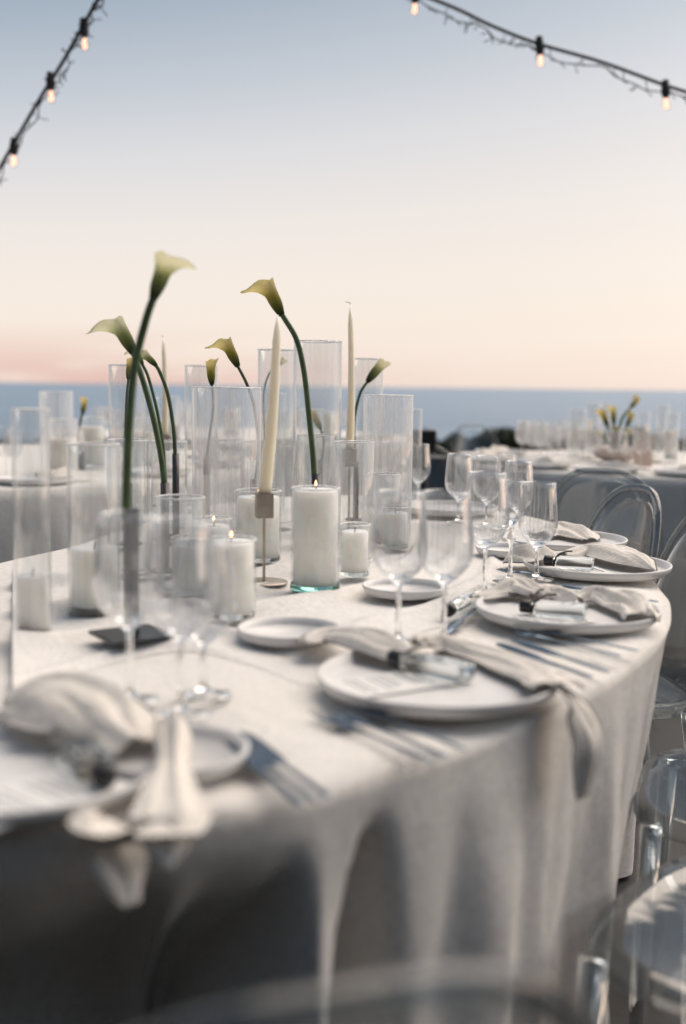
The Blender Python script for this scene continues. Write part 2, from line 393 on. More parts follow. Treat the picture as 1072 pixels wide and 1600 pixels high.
def inward(p, t):
    # cloth caught back under the near left edge, between two hanging folds
    x = p[0]; k = 0; e_ = -.13 * t * smooth((x - .38) / .15) * smooth((2.6 - p[1]) / .4)
    if p[1] < 1.7 and x < .10:
        g1 = math.exp(-((x - .026) / (.010 + .020 * t)) ** 2); g2 = smooth((-.028 - x) / .03) * (1 - .35 * math.exp(-((x + .15) / .02) ** 2))
        k = max(g1 * 1.4, g2)
    return e_ - .32 * k * smooth((t - .06) / .5)
def main_top(x, y):
    w = smooth((.55 - abs(x + .02)) / .5)
    a = x * .83 + y * .55
    return .0042 * math.sin(a * 21 + 2.2 * noise.noise(Vector((x * 2, y * 2, 1))) ) * (1 if y < 2.2 else .5)
tb = empty('banquet_table', (0, 0, 0)); tag(tb, 'long curved banquet table under the white cloth in the foreground', 'table')
bm = bmesh.new()
board = [(-.05 + (p[0] + .05) * .985, 2.3 + (p[1] - 2.3) * .985) for p in out[::3]]
lo = [bm.verts.new((p[0], p[1], TABLE - .04)) for p in board]; hi = [bm.verts.new((p[0], p[1], TABLE - .012)) for p in board]
bm.faces.new(hi); bm.faces.new(lo[::-1])
for i in range(len(lo)): j = (i+1) % len(lo); bm.faces.new((lo[i], lo[j], hi[j], hi[i]))
wood = mat('table wood', (.16, .10, .06), .6, noise_s=6, amt=.3)
link('tabletop', bm, wood, tb, sm=False)
for x, y in ((.05, 1.75), (.25, 3.2), (-.35, 3.2), (-.6, 1.5), (-2.0, 1.1), (-2.0, 1.7)):
    bm = bmesh.new(); box(bm, .05, .05, TABLE - .045, (x, y, (TABLE - .045) / 2)); link('leg', bm, wood, tb, sm=False)
bm = cloth_mesh(out, TABLE, 3.3, inward=inward, ring=26, drop_rows=30, folds=1.5, topfn=main_top)
tag(link('tablecloth', bm, M['cloth']), 'white linen cloth of the curved foreground table with hanging folds', 'tablecloth')

def round_table(cx, cy, r, seed, lt, lc):
    t = empty('round_table', (cx, cy, 0)); tag(t, lt, 'table')
    bm = bmesh.new(); lathe(bm, [(0, TABLE - .045), (r * .97, TABLE - .045), (r * .985, TABLE - .03), (r * .985, TABLE - .012), (0, TABLE - .012)], 48); link('tabletop', bm, wood, t, sm=False)
    for a in range(4):
        bm = bmesh.new(); box(bm, .05, .05, TABLE - .05, (r * .6 * math.cos(a * 1.57), r * .6 * math.sin(a * 1.57), (TABLE - .05) / 2)); link('leg', bm, wood, t, sm=False)
    n = int(2 * math.pi * r / .035)
    o = [(cx + r * math.cos(2 * math.pi * i / n), cy + r * math.sin(2 * math.pi * i / n)) for i in range(n)]
    tag(link('tablecloth', cloth_mesh(o, TABLE, seed, drop_rows=12, ring=6), M['cloth']), lc, 'tablecloth')
T2 = (1.66, 5.95, 1.15); T3 = (-2.05, 5.35, 1.6); T4 = (-1.0, 8.6, 1.4)
round_table(*T2, 21.5, 'round table with white cloth behind the clear chairs, right of the black speaker', 'white cloth hanging to the ground behind the pair of arched clear chairs')
round_table(*T3, 33.1, 'round table behind the tall vases at the left edge', 'white cloth with shaded folds at the left edge, behind the vases')
round_table(*T4, 41.7, 'farthest round table, in line with the tall vases of the foreground', 'white cloth of the farthest table beyond the tall vases')

# gauze runner along the middle of the main table
def sheet(bm, rows):
    V = [[bm.verts.new(p) for p in r] for r in rows]
    for a, b in zip(V, V[1:]):
        for i in range(len(a) - 1): bm.faces.new((a[i], a[i+1], b[i+1], b[i]))
    return bm
near = catmull([at(20, 1100), at(150, 1040), at(280, 1022), at(400, 1046), at(500, 1070), at(600, 1015), at(715, 970), at(800, 925), at(800, 868), at(760, 830)], 10)
far = catmull([at(20, 890), at(110, 895), at(230, 900), at(330, 900), at(430, 880), at(520, 860), at(590, 850), at(600, 820), at(600, 800)], 10)
rows = []
for i, (a, b) in enumerate(zip(near, far)):
    u = i / (len(near) - 1); r = []
    for k in range(61):
        v = k / 60; p = a.lerp(b, v)
        ph = v * 26 + 2.5 * noise.noise(Vector((u * 3, v * 2, 4))) + u * 5
        amp = (.0075 + .006 * noise.noise(Vector((u * 4, v * 5, 7)))) * (1.6 if p.x < -.25 else 1)
        wr = max(0, math.sin(ph)) ** 2 * amp * 1.6
        if p.x < -.36 and v < .75: wr += .030 * smooth((-.36 - p.x) / .2) * (math.sin(v * 9 + u * 6) * .5 + .5) * smooth(v * 6) * smooth((.75 - v) * 6)
        wr *= smooth(v * 10) * smooth((1 - v) * 10)
        r.append(Vector((p.x, p.y, TABLE + main_top(p.x, p.y) + .0008 + .0016 * smooth(v * 12) * smooth((1 - v) * 12) + wr)))
    rows.append(r)
bm = sheet(bmesh.new(), rows)
ro = link('table_runner', bm, M['runner'])
tag(ro, 'sheer off-white gauze runner rumpled along the middle of the foreground table', 'table runner')

# ------------------------------------------------------------------ builders for tableware
_cache = {}
def vase_mesh(r, h, th=.0025):
    bm = bmesh.new()
    lathe(bm, [(0, .0), (r - .003, 0), (r, .004), (r, h * .5), (r, h), (r - .001, h + .0012), (r - th, h), (r - th, h * .5), (r - th, .012), (r - th - .004, .009), (0, .009)], 48)
    return bm
def vase(loc, r, h, label, wax=None, group=None, name='glass_vase'):
    o = empty(name, loc); tag(o, label, 'candle holder' if wax else 'vase', group)
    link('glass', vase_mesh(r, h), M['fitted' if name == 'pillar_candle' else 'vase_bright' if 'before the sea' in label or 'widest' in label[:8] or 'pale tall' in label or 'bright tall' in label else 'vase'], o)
    bm = bmesh.new(); lathe(bm, [(r + .0004, h - .001), (r + .0008, h + .0008), (r - .0012, h + .0022), (r - .0030, h + .0008), (r - .0026, h - .001)], 48); link('rim', bm, M['rim'], o)
    if wax:
        bm = bmesh.new(); lathe(bm, [(0, .0008), (r - .0034, .0008), (r - .0026, .002), (r - .0026, .0088), (0, .0088)], 40); link('thick_base', bm, M['green_glass' if 'green foot' in label else 'bottle'], o)
        bm = bmesh.new(); rr = r - .0045
        lathe(bm, [(0, .0105), (rr, .0105), (rr, wax - .003), (rr - .002, wax), (rr * .7, wax - .001), (rr * .3, wax - .003), (0, wax - .0035)], 40)
        c = link('candle', bm, M['wax'], o)
        bm = bmesh.new(); tube(bm, [Vector((0, 0, wax - .004)), Vector((.0005, 0, wax + .004)), Vector((.002, 0, wax + .009))], .0009, 6); link('wick', bm, M['wick'], c)
        if ' lit ' in ' ' + label + ' ' or 'green foot' in label:
            bm = bmesh.new(); lathe(bm, [(0, wax - .0030), (.010, wax - .0026), (.0135, wax - .0022), (.014, wax - .0016), (.0142, wax - .0040)], 24); link('melted_pool', bm, M['pool'], c)
            bm = bmesh.new(); lathe(bm, [(0, wax + .006), (.0013, wax + .008), (.0018, wax + .0095), (.0009, wax + .014), (0, wax + .017)], 10); link('flame', bm, M['flame'], c)
    return o
def px_vase(x0, x1, ytop, ydist, label, wax=None, hh=None):
    """cylinder seen between x0 and x1 with its rim at ytop, standing at distance ydist"""
    a = atY(x0, ytop, ydist); b = atY(x1, ytop, ydist); r = (b.x - a.x) / 2
    return vase((( a.x + b.x) / 2, ydist, TABLE + .010), r, (a.z + b.z) / 2 - TABLE - .01, label, wax)

# ---- the cylinders of the centrepiece
px_vase(105, 186, 694, 1.80, 'short clear cylinder with a low wide candle inside, left of the black square plate', .105)
px_vase(167, 233, 688, 2.16, 'clear cylinder with a bright vertical glint, right behind the thickest dark calla stem')
px_vase(244, 320, 777, 1.98, 'small low cylinder with a thick white rim, left of the squat pillar candle')
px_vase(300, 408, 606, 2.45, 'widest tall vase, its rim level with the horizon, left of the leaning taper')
px_vase(459, 535, 534, 2.62, 'tallest clear cylinder, behind the calla with the long S-shaped stem')
px_vase(403, 463, 547, 2.95, 'tall clear cylinder behind the leaning taper candle')
px_vase(550, 599, 561, 3.15, 'tall clear cylinder just right of the straight taper, with a slanting bud inside')
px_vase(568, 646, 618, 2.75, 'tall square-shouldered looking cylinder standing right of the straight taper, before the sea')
px_vase(521, 585, 691, 2.40, 'clear cylinder in which the holder of the straight taper is seen')
px_vase(464, 527, 680, 2.85, 'clear cylinder rising just behind the tall green-footed pillar candle')
px_vase(334, 382, 688, 2.80, 'narrow clear cylinder seen through the widest tall vase')
px_vase(408, 446, 615, 3.30, 'slim cylinder behind the shaft of the leaning taper')
px_vase(170, 226, 571, 3.05, 'faint tall cylinder against the sea, behind the crossing calla stems')
px_vase(289, 340, 572, 3.35, 'faint tall cylinder farthest back behind the small calla bud')
px_vase(574, 627, 741, 2.62, 'low clear cylinder with a pale rim between the tall vase and the near wine glasses', .075)
px_vase(18, 76, 640, 1.62, 'clear cylinder cut by the left edge of the picture', .09)
px_vase(468, 506, 640, 3.45, 'slender cylinder standing deep in the middle of the table')
px_vase(236, 292, 690, 2.95, 'clear cylinder behind the twin dark bud tubes')
px_vase(376, 432, 690, 2.60, 'clear cylinder directly behind the leaning taper, above the flickering candle', None)
px_vase(626, 660, 640, 3.6, 'thin far cylinder right of the tall square-looking vase')

# ---- pillar candles in fitted glass
def pillar(x0, x1, ytop, ybot, label, green=False, extra=.012):
    c = at((x0 + x1) / 2, ybot, TABLE + .01); c.y += .04; yd = c.y
    a = atY(x0, ytop, yd); b = atY(x1, ytop, yd); r = (b.x - a.x) / 2; h = a.z - TABLE - .01
    o = vase(((a.x + b.x) / 2, yd, TABLE + .010), r, h + extra, label, h, name='pillar_candle')
    if green:
        bm = bmesh.new()
        lathe(bm, [(0, .0), (r + .0006, 0), (r + .0012, .003), (r + .0010, .009), (r + .0002, .012)], 40)
        link('base_ring', bm, M['green_glass'], o)
    return o
g = pillar(455, 532, 764, 927, 'tall white pillar candle in glass with a green foot, right of the leaning taper', True, .002)
pillar(322, 401, 845, 972, 'squat lit pillar candle in thick clear glass, left of the leaning taper', False, .003)
pillar(530, 579, 829, 905, 'short white pillar candle tucked right behind the tall green-footed one')
pillar(368, 440, 775, 880, 'lit pillar candle standing behind the stem of the leaning taper')
pillar(306, 362, 820, 925, 'lit pillar candle half hidden behind the squat candle')
pillar(268, 322, 850, 935, 'pillar candle behind the low thick-rimmed cylinder')
pillar(596, 640, 800, 860, 'small pillar candle farthest right of the centrepiece, behind the near wine glasses')

# ---- tapers
def taper(base, top, cupz, label, r=.0118, cupr=.0155, wick_bend=-.006):
    """base: point on the table; top: tip of the wick"""
    o = empty('taper_candle', base); tag(o, label, 'candlestick')
    L0 = Vector((0, 0, 0)); T = Vector(top) - Vector(base)
    bm = bmesh.new(); lathe(bm, [(0, 0), (.043, 0), (.045, .001), (.045, .003), (.043, .004), (.006, .0046), (0, .0046)], 40); link('foot', bm, M['brass'], o)
    bm = bmesh.new(); lathe(bm, [(.0028, .004), (.0028, cupz)], 12); link('shaft', bm, M['brass'], o)
    bm = bmesh.new(); box(bm, cupr * 2, cupr * 2, .047, (0, 0, cupz + .0225), .0012, rotz(.25)); link('cup', bm, M['brass'], o, sm=False)
    b0 = Vector((0, 0, cupz + .040)); P = []; rad = []
    for i in range(15):
        t = i / 14; p = b0.lerp(T, t); p.x += .004 * math.sin(t * math.pi); P.append(p); rad.append(lerp(r, r * .55, t) if t < .9 else r * .55 * (1 - (t - .9) * 8.3))
    bm = bmesh.new(); tube(bm, P, rad, 20); c = link('candle', bm, M['taper'], o)
    bm = bmesh.new(); tube(bm, catmull([T - Vector((0, 0, .003)), T + Vector((0, 0, .004)), T + Vector((wick_bend, 0, .007))], 4), .0007, 6); link('wick', bm, M['wick'], c)
    return o
b = at(411, 914, TABLE + .010); b.y += .02
taper(b, atY(434, 492, b.y), .125, 'ivory taper leaning right in a metal cup, beside the squat pillar', r=.0128, wick_bend=0)
b = at(545, 828, TABLE + .010)
taper(b, atY(547, 476, b.y), .165, 'straight upright ivory taper with its wick bent left, right of the tallest vase', r=.0112, wick_bend=-.011)
b = at(258, 790, TABLE + .010)
taper(b, atY(255, 528, b.y), .17, 'thin distant taper seen between the calla stems on the left', r=.011)
b = at(439, 884, TABLE + .01)
bm = bmesh.new()

# ---- callas in metal bud tubes
def calla_flower(bm, bl, P, d, size, openness=1.0, twist=0.0, side=None, lip=1.0):
    """spathe: cone that flares into a pointed lip. P base, d axis direction"""
    d = d.normalized(); s = (side or Vector((1, 0, 0))); s = (s - d * s.dot(d)).normalized(); u = d.cross(s)
    rows = []; n = 28; K = 17
    for k in range(K):
        t = k / (K - 1); row = []; fl = max(0, (t - .52) / .48) ** 1.35
        base_r = size * (.075 + .075 * math.sin(min(1, t / .45) * math.pi / 2) + .15 * openness * fl)
        for i in range(n + 1):
            a = twist + 2 * math.pi * i / n; w = i / n
            tip = (math.cos(a - twist) * .5 + .5)
            r = base_r * (1 + .55 * lip * tip ** 2.0 * fl + .07 * math.sin(a * 5 + size * 400) * fl + .05 * math.sin(a * 2 + 1) * t)
            hgt = size * (t * (.88 + .12 * tip) - .11 * openness * fl * fl * (.25 + tip ** 3) + .03 * math.sin(a * 4 + size * 900) * fl)
            bend = s * (size * .10 * lip * fl)
            row.append(P + d * hgt + (s * math.cos(a) + u * math.sin(a) * (.82 + .1 * fl)) * r + bend)
        rows.append(row)
    return rows
PT = bpy.data.materials.new('calla spathe blend')
def spathe_mat(name, pale, yellow):
    m = bpy.data.materials.new(name); m.use_nodes = True; t = m.node_tree; n = t.nodes; l = t.links; b = n['Principled BSDF']
    at_ = n.new('ShaderNodeAttribute'); at_.attribute_name = 'along'; r = n.new('ShaderNodeValToRGB'); l.new(at_.outputs['Fac'], r.inputs[0])
    e = r.color_ramp.elements; e[0].position = 0.05; e[0].color = (.07, .12, .035, 1); e[1].position = .78; e[1].color = tuple(pale) + (1,)
    k = e.new(.42); k.color = tuple(yellow) + (1,)
    z = n.new('ShaderNodeTexNoise'); z.inputs['Scale'].default_value = 60; mx = n.new('ShaderNodeMix'); mx.data_type = 'RGBA'; mx.blend_type = 'MULTIPLY'; mx.inputs[0].default_value = .12
    l.new(r.outputs[0], mx.inputs[6]); l.new(z.outputs[0], mx.inputs[7]); l.new(mx.outputs[2], b.inputs['Base Color']); b.inputs['Roughness'].default_value = .5
    tr = n.new('ShaderNodeBsdfTranslucent'); l.new(mx.outputs[2], tr.inputs[0]); ms = n.new('ShaderNodeMixShader'); ms.inputs[0].default_value = .75
    l.new(b.outputs[0], ms.inputs[1]); l.new(tr.outputs[0], ms.inputs[2]); l.new(ms.outputs[0], n['Material Output'].inputs[0])
    return m
SP = [spathe_mat('cream green calla spathe', (.90, .88, .72), (.50, .56, .26)), spathe_mat('yellow calla spathe', (.85, .78, .50), (.62, .58, .16))]
def calla(base, stem, size0, label, tube_h=None, kind=0, openness=1.0, side=(-1, 0, 0), r=.0048, square=False, group=None, tw=.008, lip=1.0, lean=None, plate=False):
    """stem: world points from tube top to flower base (last two set the flower's direction)"""
    size = size0 * 1.04; o = empty('calla_lily', base); tag(o, label, 'flower', group); B = Vector(base)
    P = catmull([Vector(p) - B for p in stem], 8)
    bm = bmesh.new(); tube(bm, P, [lerp(r, r * .85, i / len(P)) for i in range(len(P))], 10); link('stem', bm, M['stem'], o)
    d = lean or (P[-1] - P[-4])
    bm = bmesh.new(); lay = bm.verts.layers.float.new('along')
    rows = calla_flower(bm, lay, P[-1] - d.normalized() * size * .08, Vector(d), size, openness, 0, Vector(side), lip)
    V = []
    for k, row in enumerate(rows):
        vr = []
        for p in row: v = bm.verts.new(p); v[lay] = k / (len(rows) - 1); vr.append(v)
        V.append(vr)
    for a, b_ in zip(V, V[1:]):
        for i in range(len(a) - 1): bm.faces.new((a[i], a[i+1], b_[i+1], b_[i]))
    bmesh.ops.remove_doubles(bm, verts=bm.verts, dist=1e-5)
    link('spathe', bm, SP[kind], o).modifiers.new('s', 'SOLIDIFY').thickness = .0012
    bm = bmesh.new(); dn = Vector(d).normalized(); tube(bm, [P[-1] + dn * size * .2, P[-1] + dn * size * .62], [.004, .0025], 8); link('spadix', bm, M['spadix'], o)
    return o
def bud_tube(base, h, label, w=.008, square=False, plate=0):
    o = empty('bud_vase', base); tag(o, label, 'bud vase')
    bm = bmesh.new()
    if square: box(bm, w * 2, w * 2, h, (0, 0, h / 2 + .002), .0008)
    else: lathe(bm, [(0, .002), (w, .002), (w, h), (w - .0015, h), (w - .0015, h - .02), (0, h - .02)], 20)
    link('tube', bm, M['dark_metal'], o, sm=not square)
    bm = bmesh.new()
    if plate: box(bm, plate, plate, .005, (0, 0, .0025), .001)
    else: lathe(bm, [(0, 0), (.03, 0), (.03, .003), (0, .003)], 28)
    link('foot', bm, M['black_metal'], o, sm=False)
    return o
TT = TABLE + .014
# 1 the big dark one in front
b = at(206, 994, TT); yb = b.y
o = bud_tube(b, .185, 'black square bud tube on a square black plate, at the front left of the centrepiece', .0085, True, .095); o.rotation_euler.z = R(35)
calla(b, [atY(197, 812, yb), atY(198, 760, yb), atY(202, 660, yb), atY(210, 575, yb), atY(228, 500, yb), atY(241, 462, yb)], .072,
      'tallest calla lily, its thick dark stem rising from the black square plate', side=(1, 0, .2), r=.0066, lip=.8, openness=1.15)
b = at(258, 893, TT); yb = b.y
bud_tube(b, .175, 'dark bud tube behind the low thick-rimmed cylinder, holding the left-leaning calla', .0085)
calla(b, [atY(258, 765, yb), atY(252, 715, yb), atY(240, 655, yb), atY(222, 590, yb), atY(207, 548, yb)], .083,
      'calla lily drooping left across the thick dark stem', side=(-1, 0, -.3), r=.0062, lip=1.6, lean=Vector((-.55, 0, 1)))
b = at(275, 838, TT); yb = b.y
bud_tube(b, .20, 'tall slim dark bud tube, right one of the twin tubes', .0085)
calla(b, [atY(274, 715, yb), atY(271, 668, yb), atY(262, 615, yb), atY(250, 582, yb), atY(243, 570, yb)], .052,
      'small calla on an arching stem from the right one of the twin tubes', side=(-1, 0, .2), r=.0050, kind=0, lean=Vector((-1, 0, .95)))
b = at(257, 842, TT); yb = b.y
bud_tube(b, .14, 'slim dark bud tube, left one of the twin tubes', .007)
calla(b, [atY(259, 770, yb), atY(255, 700, yb), atY(245, 640, yb), atY(232, 590, yb), atY(222, 568, yb)], .045,
      'slender calla behind the crossing stems on the left', side=(-1, 0, .2), r=.0042, kind=0, lean=Vector((-.5, 0, 1)))
b = at(203, 850, TT); yb = b.y
bud_tube(b, .14, 'dark bud tube hidden behind the thick dark calla stem', .007)
calla(b, [atY(197, 770, yb), atY(196, 690, yb), atY(198, 620, yb), atY(201, 590, yb)], .05,
      'pale thin calla bud just left of the thick dark stem', side=(1, 0, .2), r=.003, kind=1, openness=.3, lip=.3)
b = at(396, 850, TT); yb = b.y
bud_tube(b, .15, 'dark bud tube inside the view of the widest vase, under the nodding calla', .0085)
calla(b, [atY(398, 768, yb), atY(404, 700, yb), atY(398, 640, yb), atY(387, 603, yb), atY(370, 569, yb)], .075,
      'calla lily nodding left above the widest tall vase', side=(-1, 0, 0), r=.0040, kind=1, lip=1.2, lean=Vector((-.5, 0, 1)))
b = at(323, 838, TT); yb = b.y
bud_tube(b, .19, 'dark bud tube seen through the left side of the widest vase', .0085)
calla(b, [atY(322, 725, yb), atY(326, 690, yb), atY(333, 640, yb), atY(331, 598, yb)], .062,
      'small narrow calla bud standing above the rim of the widest vase', side=(1, 0, .1), r=.0035, kind=1, openness=.45, lip=.4)
b = at(493, 885, TT); yb = b.y
bud_tube(b, .188, 'bud tube behind the tall green-footed pillar candle', .0095)
calla(b, [atY(492, 765, yb), atY(489, 710, yb), atY(482, 640, yb), atY(475, 580, yb), atY(464, 532, yb), atY(446, 500, yb), atY(438, 488, yb)], .082,
      'calla lily with a long S-shaped green stem right of the leaning taper', side=(-1, 0, .3), r=.0060, kind=1, lip=1.2, lean=Vector((-.5, 0, 1)))
b = at(556, 812, TT); yb = b.y
bud_tube(b, .16, 'bud tube behind the straight taper', .008)
calla(b, [atY(556, 730, yb), atY(553, 665, yb), atY(562, 617, yb), atY(576, 594, yb)], .078,
      'thin calla bud slanting right beside the straight taper', side=(1, 0, .3), r=.0042, kind=0, openness=.25, lip=.3, lean=Vector((.62, 0, .8)))
b = at(500, 806, TT); yb = b.y
bud_tube(b, .16, 'bud tube deep in the middle of the table', .008)
calla(b, [atY(502, 730, yb), atY(506, 690, yb), atY(500, 668, yb)], .060,
      'low yellow calla bud beside the long S-shaped stem', side=(-1, 0, 0), r=.0034, kind=1, openness=.35, lip=.4, lean=Vector((-.5, 0, 1)))
b = at(420, 808, TT); yb = b.y
calla(b, [atY(420, 780, yb), atY(414, 690, yb), atY(412, 620, yb), atY(418, 590, yb), atY(428, 575, yb)], .045,
      'dark small calla bud behind the shaft of the leaning taper', side=(1, 0, 0), r=.003, kind=0, openness=.3, lip=.3, lean=Vector((.7, 0, .6)))

# ---- wine glasses
def glass_profile(h, R_, rim, bowl, stem=.0038, foot=.034, knob=False):
    """closed profile, outer wall up, inner wall down"""
    b0 = h * (1 - bowl)
    def rad(t):   # t 0..1 along the bowl
        return (R_ * math.sin(min(1, t / .42) * math.pi / 2) ** .58) if t < .42 else lerp(R_, rim, ((t - .42) / .58) ** 1.3)
    p = [(0, 0), (foot, 0), (foot, .0012), (foot * .6, .003), (.009, .006), (stem + .0008, .014), (stem, .03)]
    if knob: p += [(stem, b0 * .62), (stem + .005, b0 * .72), (stem + .005, b0 * .78), (stem, b0 * .86)]
    else: p += [(stem, b0 * .6), (stem, b0 * .85)]
    p += [(stem + .001, b0 - .004)]
    K = 14
    o = [(max(rad(k / K), stem + .0015), b0 + (h - b0) * (k / K) ** 1.12) for k in range(1, K + 1)]
    p += o
    i = [(r - .0011, z) for r, z in o[::-1]]
    i[0] = (i[0][0], h + .0003)
    p += i[:-1] + [(0, b0 + .009)]
    return p, b0
def glass_bm(kind):
    if kind == 'A': p, b0 = glass_profile(.222, .041, .0335, .60); k = (.11, .218)
    elif kind == 'B': p, b0 = glass_profile(.190, .0385, .0325, .66); k = (.085, .186)
    else: p, b0 = glass_profile(.195, .0255, .0235, .42, knob=True); k = (.12, .19)
    bm = bmesh.new(); lathe(bm, p, 72, ribs=24, amp=.0005, rib_range=(b0 + .012, k[1] - .006)); return bm
for kk in 'ABC':
    me = bpy.data.meshes.new('wine_glass_' + kk); bmx = glass_bm(kk); bmx.normal_update(); bmx.to_mesh(me); bmx.free()
    for p_ in me.polygons: p_.use_smooth = True
    me.materials.append(M['wine']); me.materials.append(M['bowlg']); _cache[kk] = me
    bz_ = {'A': .098, 'B': .073, 'C': .12}[kk]
    for p_ in me.polygons: p_.material_index = 1 if p_.center.z > bz_ else 0
gl_far = shell_glass('thin far stemware', (.97, .97, .97), (.76, .79, .82), 1.5, 4, sheen_film=.05)
for kk in 'AB':
    p, b0 = glass_profile(.2 if kk == 'A' else .18, .040 if kk == 'A' else .036, .033, .62); bm = bmesh.new(); lathe(bm, p, 24)
    me = bpy.data.meshes.new('far_glass_' + kk); bm.to_mesh(me); bm.free()
    for p_ in me.polygons: p_.use_smooth = True
    me.materials.append(gl_far); _cache['f' + kk] = me
def wine(px, py, kind, label, group=None, z=TABLE + .009, loc=None, cat='wine glass'):
    o = bpy.data.objects.new('wine_glass', _cache[kind]); C.objects.link(o); o.location = loc if loc is not None else at(px, py, z)
    o.rotation_euler.z = random.random() * 6
    return tag(o, label, cat, group)
wine(203, 1094, 'A', 'large blurred wine glass nearest the left edge, in front of the black square plate')
wine(283, 1116, 'A', 'large blurred wine glass, second from the left, nearest the viewer')
wine(318, 1086, 'B', 'smaller blurred wine glass right behind the nearest one at the left')
wine(622, 1003, 'A', 'large wine glass above the near dinner plate, left one of the pair')
wine(693, 1003, 'A', 'large wine glass above the near dinner plate, right one of the pair')
wine(757, 930, 'A', 'tall ribbed wine glass between the second place setting and the centrepiece')
wine(797, 908, 'C', 'narrow tulip glass with a knobbed stem between two wider glasses')
wine(838, 905, 'B', 'ribbed wine glass in front of the third place setting, with a red glint')
wine(716, 816, 'B', 'clear wine glass standing alone left of the far pair, before the dark hedge')
wine(760, 822, 'B', 'wine glass just behind the tall ribbed one')
wine(808, 838, 'B', 'wine glass behind the tulip glass, right of the far group')
wine(790, 826, 'C', 'narrow tulip glass half hidden behind the others at the right')
wine(611, 782, 'B', 'far wine glass, left one of the pair seen beside the tall square-looking vase')
wine(653, 786, 'B', 'far wine glass right one of the pair beside the black cabinet')
wine(633, 776, 'C', 'far tulip glass between the pair beside the black cabinet')

# ---- plates
def plate_mesh(r, lip):
    bm = bmesh.new()
    lathe(bm, [(0, 0), (r * .80, 0), (r * .93, .003), (r - .002, lip * .6), (r, lip), (r - .0015, lip + .0018), (r - .005, lip), (r - .009, .0085), (r * .88, .0062), (0, .0058)], 72)
    me = bpy.data.meshes.new('plate'); bm.normal_update(); bm.to_mesh(me); bm.free()
    for p in me.polygons: p.use_smooth = True
    me.materials.append(M['plate']); return me
PL, PS = plate_mesh(.150, .019), plate_mesh(.077, .016)
def plate(loc, me, label, name, cat='plate'):
    o = bpy.data.objects.new(name, me); C.objects.link(o); o.location = loc; return tag(o, label, cat)
PZ = TABLE + .008
P0 = at(20, 1212, PZ); P1 = at(684, 1076, PZ); P2 = at(886, 965, PZ); P3 = at(932, 893, PZ); P4 = at(880, 852, PZ)
plate(P0, PL, 'dinner plate cut by the left edge, in blue shade under the grey napkin', 'dinner_plate')
plate(P1, PL, 'near dinner plate in the middle, with a bottle and long napkin on it', 'dinner_plate')
plate(P2, PL, 'second dinner plate from the front, with black-capped bottle and rolled napkin', 'dinner_plate')
plate(P3, PL, 'third dinner plate from the front, beneath the wide pointed napkin', 'dinner_plate')
plate(P4, PL, 'fourth dinner plate, beneath the folded napkin by the clear chairs', 'dinner_plate')
plate(at(452, 997, PZ), PS, 'small side plate left of the near dinner plate, under a napkin tip', 'side_plate')
plate(at(632, 928, PZ), PS, 'small empty side plate behind the near pair of wine glasses', 'side_plate')
plate(at(268, 1192, PZ), PS, 'small side plate in the blurred front left, partly under the hanging napkin', 'side_plate')
plate(at(796, 866, PZ), PS, 'small side plate between the stems of the right wine glasses', 'side_plate')
plate(at(700, 800, PZ), PL, 'far dinner plate behind the lone wine glass', 'dinner_plate')

# ---- napkins
def napkin(P, w, h, label, seed, nrm=None, drop=.0, hem=True, sharp=1.0):
    """bunched linen: a strip along P, w half widths, h heights of the hump (lists matched to P)"""
    n = 8; C3 = catmull(P, n); m = len(P)
    ww = [v.x for v in catmull([Vector((a, 0, 0)) for a in w], n)]; hh = [v.x * .68 for v in catmull([Vector((a, 0, 0)) for a in h], n)]
    rows = []; K = 36; N_ = len(C3)
    for i, p in enumerate(C3):
        d = (C3[min(i+1, N_-1)] - C3[max(i-1, 0)]).normalized()
        hz = Vector((d.x, d.y, 0)); 
        if hz.length > .35: s = Vector((hz.y, -hz.x, 0)).normalized(); last_s = s
        else: s = last_s
        up = s.cross(d).normalized()
        if up.z < 0 and abs(up.z) > .2: up = -up
        if nrm is not None and abs(d.z) > .5: up = Vector(nrm)
        u = i / (N_ - 1); row = []
        for k in range(K + 1):
            v = 2 * k / K - 1
            prof = (1 - abs(v) ** 2.2)
            qv = v + .35 * noise.noise(Vector((u * 3, seed, 2))); rip = 1.1 * noise.noise(Vector((u * 2.2, qv * 2.6, seed))) + .55 * abs(noise.noise(Vector((u * 3.5 + 7, qv * 5.5, seed)))) + .35 * math.sin(qv * 5 + seed + u * 4) - .12
            hgt = max(0, hh[i]) * (prof * .80 + .42 * rip * (1 - abs(v) ** 6))
            wob = 1 + .16 * noise.noise(Vector((u * 6, seed + (3 if v > 0 else 8), 1)))
            q = p + s * (max(.0005, ww[i]) * v * wob) + up * max(.0012, hgt)
            row.append(q)
        rows.append(row)
    bm = sheet(bmesh.new(), rows)
    o = link('napkin', bm, M['napkin']); md = o.modifiers.new('s', 'SOLIDIFY'); md.thickness = .0009; md.offset = 0
    tag(o, label, 'napkin')
    if hem:
        bm = bmesh.new()
        for kk in (0, K): tube(bm, [r[kk] + Vector((0, 0, .001)) for r in rows], .0011, 5)
        link('hem', bm, M['napkin_edge'], o)
    return o
z1 = TABLE + .026
